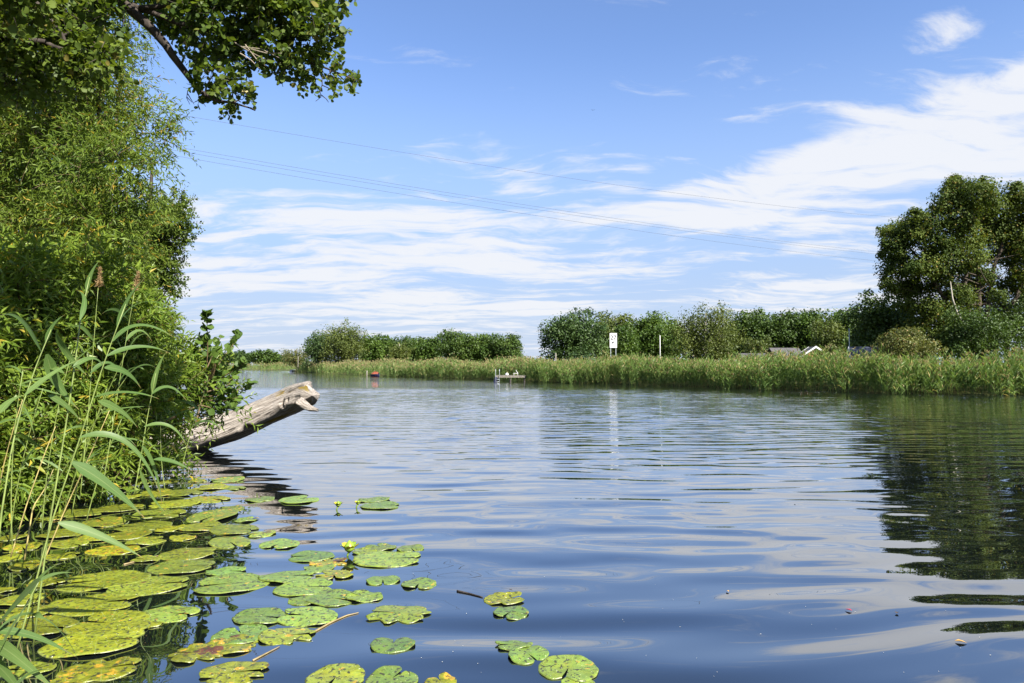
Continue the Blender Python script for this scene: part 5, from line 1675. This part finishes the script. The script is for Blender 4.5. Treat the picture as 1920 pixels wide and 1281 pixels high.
def hero_reed(label, Y, stem, blades, r=0.0055, mat='reed_stem', plume=False):
    P0 = on_level(stem[0][0], stem[0][1], 0.0) if False else at(stem[0][0], stem[0][1], Y)
    t = thing('reed', (P0[0], Y, min(P0[2], 0.0)), label, 'reed', 'reeds in the foreground')
    pts = np.array([at(a, b_, Y + 0.05 * i) for i, (a, b_) in enumerate(stem)])
    f = np.linspace(0, 1, 14)
    sm = np.stack([np.interp(f, np.linspace(0, 1, len(pts)), pts[:, i]) for i in range(3)], 1)
    MB().tube(sm, np.linspace(r, r * 0.45, 14), 7).build('stem', M[mat], t, True)
    for bl in blades:
        wpx, pp = bl[0], bl[1:]
        V, F_, A_ = strip([at(a, b_, Y - 0.02 + 0.10 * i) for i, (a, b_) in enumerate(pp)], 0.86 * wpx * Y / FPX, rng.normal(0, 0.5))
        obj('leaf', V, F_, M['reed_leaf'], t, True, A_)
    if not plume and mat == 'reed_stem':
        (ax_, ay_), (bx_, by_) = stem[-2], stem[-1]
        blades = list(blades) + [(9, (ax_ * 0.4 + bx_ * 0.6, ay_ * 0.4 + by_ * 0.6), (bx_ + 4, by_ - 8), (bx_ + (bx_ - ax_) * 0.7 + 8, by_ + (by_ - ay_) * 0.45))]
        V, F_, A_ = strip([at(a, b_, Y + 0.05 * (len(stem) - 1)) for a, b_ in blades[-1][1:]], 10 * Y / FPX, 0.2)
        obj('leaf', V, F_, M['reed_leaf'], t, True, A_)
    if plume:
        V, T, tt = plume_mesh(sm[-1], unit(sm[-1] - sm[-3]), 150, 0.20)
        obj('plume', V, T, M['plume'], t, False, {'tint': tt})
    return t


hero_reed('long leaning reed whose broad blades cross the middle of the shrub', 3.6, [(30, 1225), (62, 1110), (100, 968), (150, 822), (195, 680), (236, 570)],
          [(27, (135, 867), (205, 912), (272, 972)), (15, (178, 745), (240, 736), (298, 748)), (17, (196, 690), (235, 698), (264, 728)), (15, (150, 820), (240, 832), (302, 930)), (16, (184, 752), (225, 770), (258, 802)), (14, (212, 640), (262, 610), (325, 632)), (22, (109, 980), (190, 1006), (268, 1046)), (12, (200, 668), (262, 650), (318, 662)), (11, (226, 600), (272, 566), (330, 582))])
hero_reed('upright reed left of the long leaning one with a drooping folded blade', 3.7, [(62, 1215), (90, 1000), (120, 820), (140, 690), (152, 590), (168, 520)],
          [(25, (88, 664), (108, 720), (148, 768)), (17, (106, 622), (130, 668), (166, 706)), (16, (90, 742), (122, 760), (152, 790)), (12, (136, 690), (172, 672), (196, 690)), (11, (150, 600), (158, 560), (142, 545)), (12, (120, 700), (84, 690), (64, 712))])
hero_reed('reed at the left edge with blades bending both ways', 3.5, [(-25, 1240), (0, 980), (22, 840), (40, 766), (70, 680), (96, 618)],
          [(17, (0, 775), (20, 752), (48, 741)), (14, (26, 814), (56, 826), (88, 850)), (14, (46, 742), (100, 700), (150, 674)), (12, (78, 660), (40, 600), (0, 592))])
hero_reed('low reed with broad blades arching across the lower left corner', 2.75, [(-30, 1340), (0, 1250), (35, 1160), (74, 1089)],
          [(24, (76, 1088), (38, 1124), (-20, 1190)), (15, (-10, 1188), (66, 1152), (120, 1190), (148, 1242)), (18, (-20, 1184), (60, 1192), (142, 1232)), (9, (74, 1090), (104, 1076), (140, 1074))])
hero_reed('thick cluster blade reed cut by the lower left corner', 2.6, [(-30, 1400), (-12, 1310), (0, 1225)],
          [(28, (-10, 1205), (40, 1240), (110, 1300)), (26, (-30, 1235), (10, 1262), (60, 1330)), (18, (-14, 1250), (40, 1150), (80, 1110)), (16, (20, 1300), (60, 1262), (108, 1258))])
hero_reed('yellow dry reed stalk leaning right above the lily raft', 4.6, [(78, 1062), (120, 960), (165, 862), (205, 770)], [(9, (165, 862), (190, 850), (214, 858))], 0.005, 'reed_dry')
hero_reed('yellow dry reed stalk at the shrub foot, left of the leaning one', 4.8, [(20, 1045), (52, 940), (84, 850), (104, 800)], [], 0.005, 'reed_dry')
hero_reed('bent tan reed stalk with a kink above the raft', 4.7, [(46, 1050), (62, 950), (86, 914), (100, 880)], [(10, (88, 912), (110, 905), (134, 912))], 0.0055, 'reed_dry')
hero_reed('slim reed beside the shrub edge with narrow drooping blades', 6.2, [(252, 925), (262, 870), (275, 790), (292, 700)],
          [(12, (288, 862), (325, 866), (362, 884)), (9, (266, 836), (290, 880), (304, 950)), (10, (284, 740), (318, 726), (350, 752)), (9, (270, 800), (320, 800), (352, 842)), (8, (262, 880), (285, 930), (312, 962))])
hero_reed('reed with a brownish plume above the shrub', 6.4, [(190, 930), (214, 780), (236, 640), (252, 548)], [(10, (222, 720), (250, 690), (280, 700)), (9, (236, 640), (262, 620), (285, 640)), (9, (242, 600), (216, 580), (190, 590))], 0.005, 'reed_stem', True)
hero_reed('second plumed reed, taller and left of the first', 6.5, [(150, 935), (165, 780), (176, 640), (184, 540)], [(10, (170, 700), (200, 680), (224, 696)), (9, (176, 640), (150, 612), (126, 622))], 0.005, 'reed_stem', True)
hero_reed('plumed reed in front of the sapling', 8.2, [(340, 880), (360, 800), (378, 750), (392, 712)], [(9, (362, 800), (390, 790), (415, 806)), (8, (372, 768), (345, 752), (325, 760))], 0.005, 'reed_stem', True)
# plain reeds filling the bank edge
for i, px in enumerate(sorted(rng.uniform(-10, 330, 10))):
    Y = np.interp(px, [-40, 150, 330], [5.4, 6.6, 8.6]) + rng.normal(0, 0.25)
    b0 = np.array([(px - 960) * Y / FPX, Y, -0.05])
    t = thing('reed', b0, 'slim reed mixed into the shrub foot on the bank, %s from the left' % ORD[i], 'reed', 'reeds mixed into the shrub')
    h = rng.uniform(0.9, 1.9)
    ln = np.array([rng.normal(0.18, 0.15), rng.normal(-0.05, 0.1), 1.0])
    f = np.linspace(0, 1, 8)[:, None]
    sm = b0 + ln * h * f + np.array([0.12, 0, 0]) * h * f ** 2
    MB().tube(sm, np.linspace(0.0055, 0.0025, 8), 6).build('stem', M['reed_stem' if rng.random() < 0.65 else 'reed_dry'], t, True)
    for k_ in range(rng.integers(3, 6)):
        ff = rng.uniform(0.3, 1.0)
        p0 = b0 + ln * h * ff + np.array([0.12, 0, 0]) * h * ff ** 2
        a_ = rng.uniform(-0.6, 0.6) + (0 if rng.random() < 0.7 else math.pi)
        up0, dr = rng.uniform(0.2, 1.8), rng.uniform(0.05, 1.1)
        dd = unit(np.array([math.cos(a_), math.sin(a_) - 0.2, up0]))
        Lb = rng.uniform(0.25, 0.62)
        V, F_, A_ = strip([p0, p0 + dd * Lb * 0.5 - np.array([0, 0, dr * 0.2 * Lb]), p0 + dd * Lb - np.array([0, 0, dr * 0.75 * Lb])], rng.uniform(0.012, 0.026), rng.normal(0, 0.8))
        obj('leaf', V, F_, M['reed_leaf'], t, True, A_)
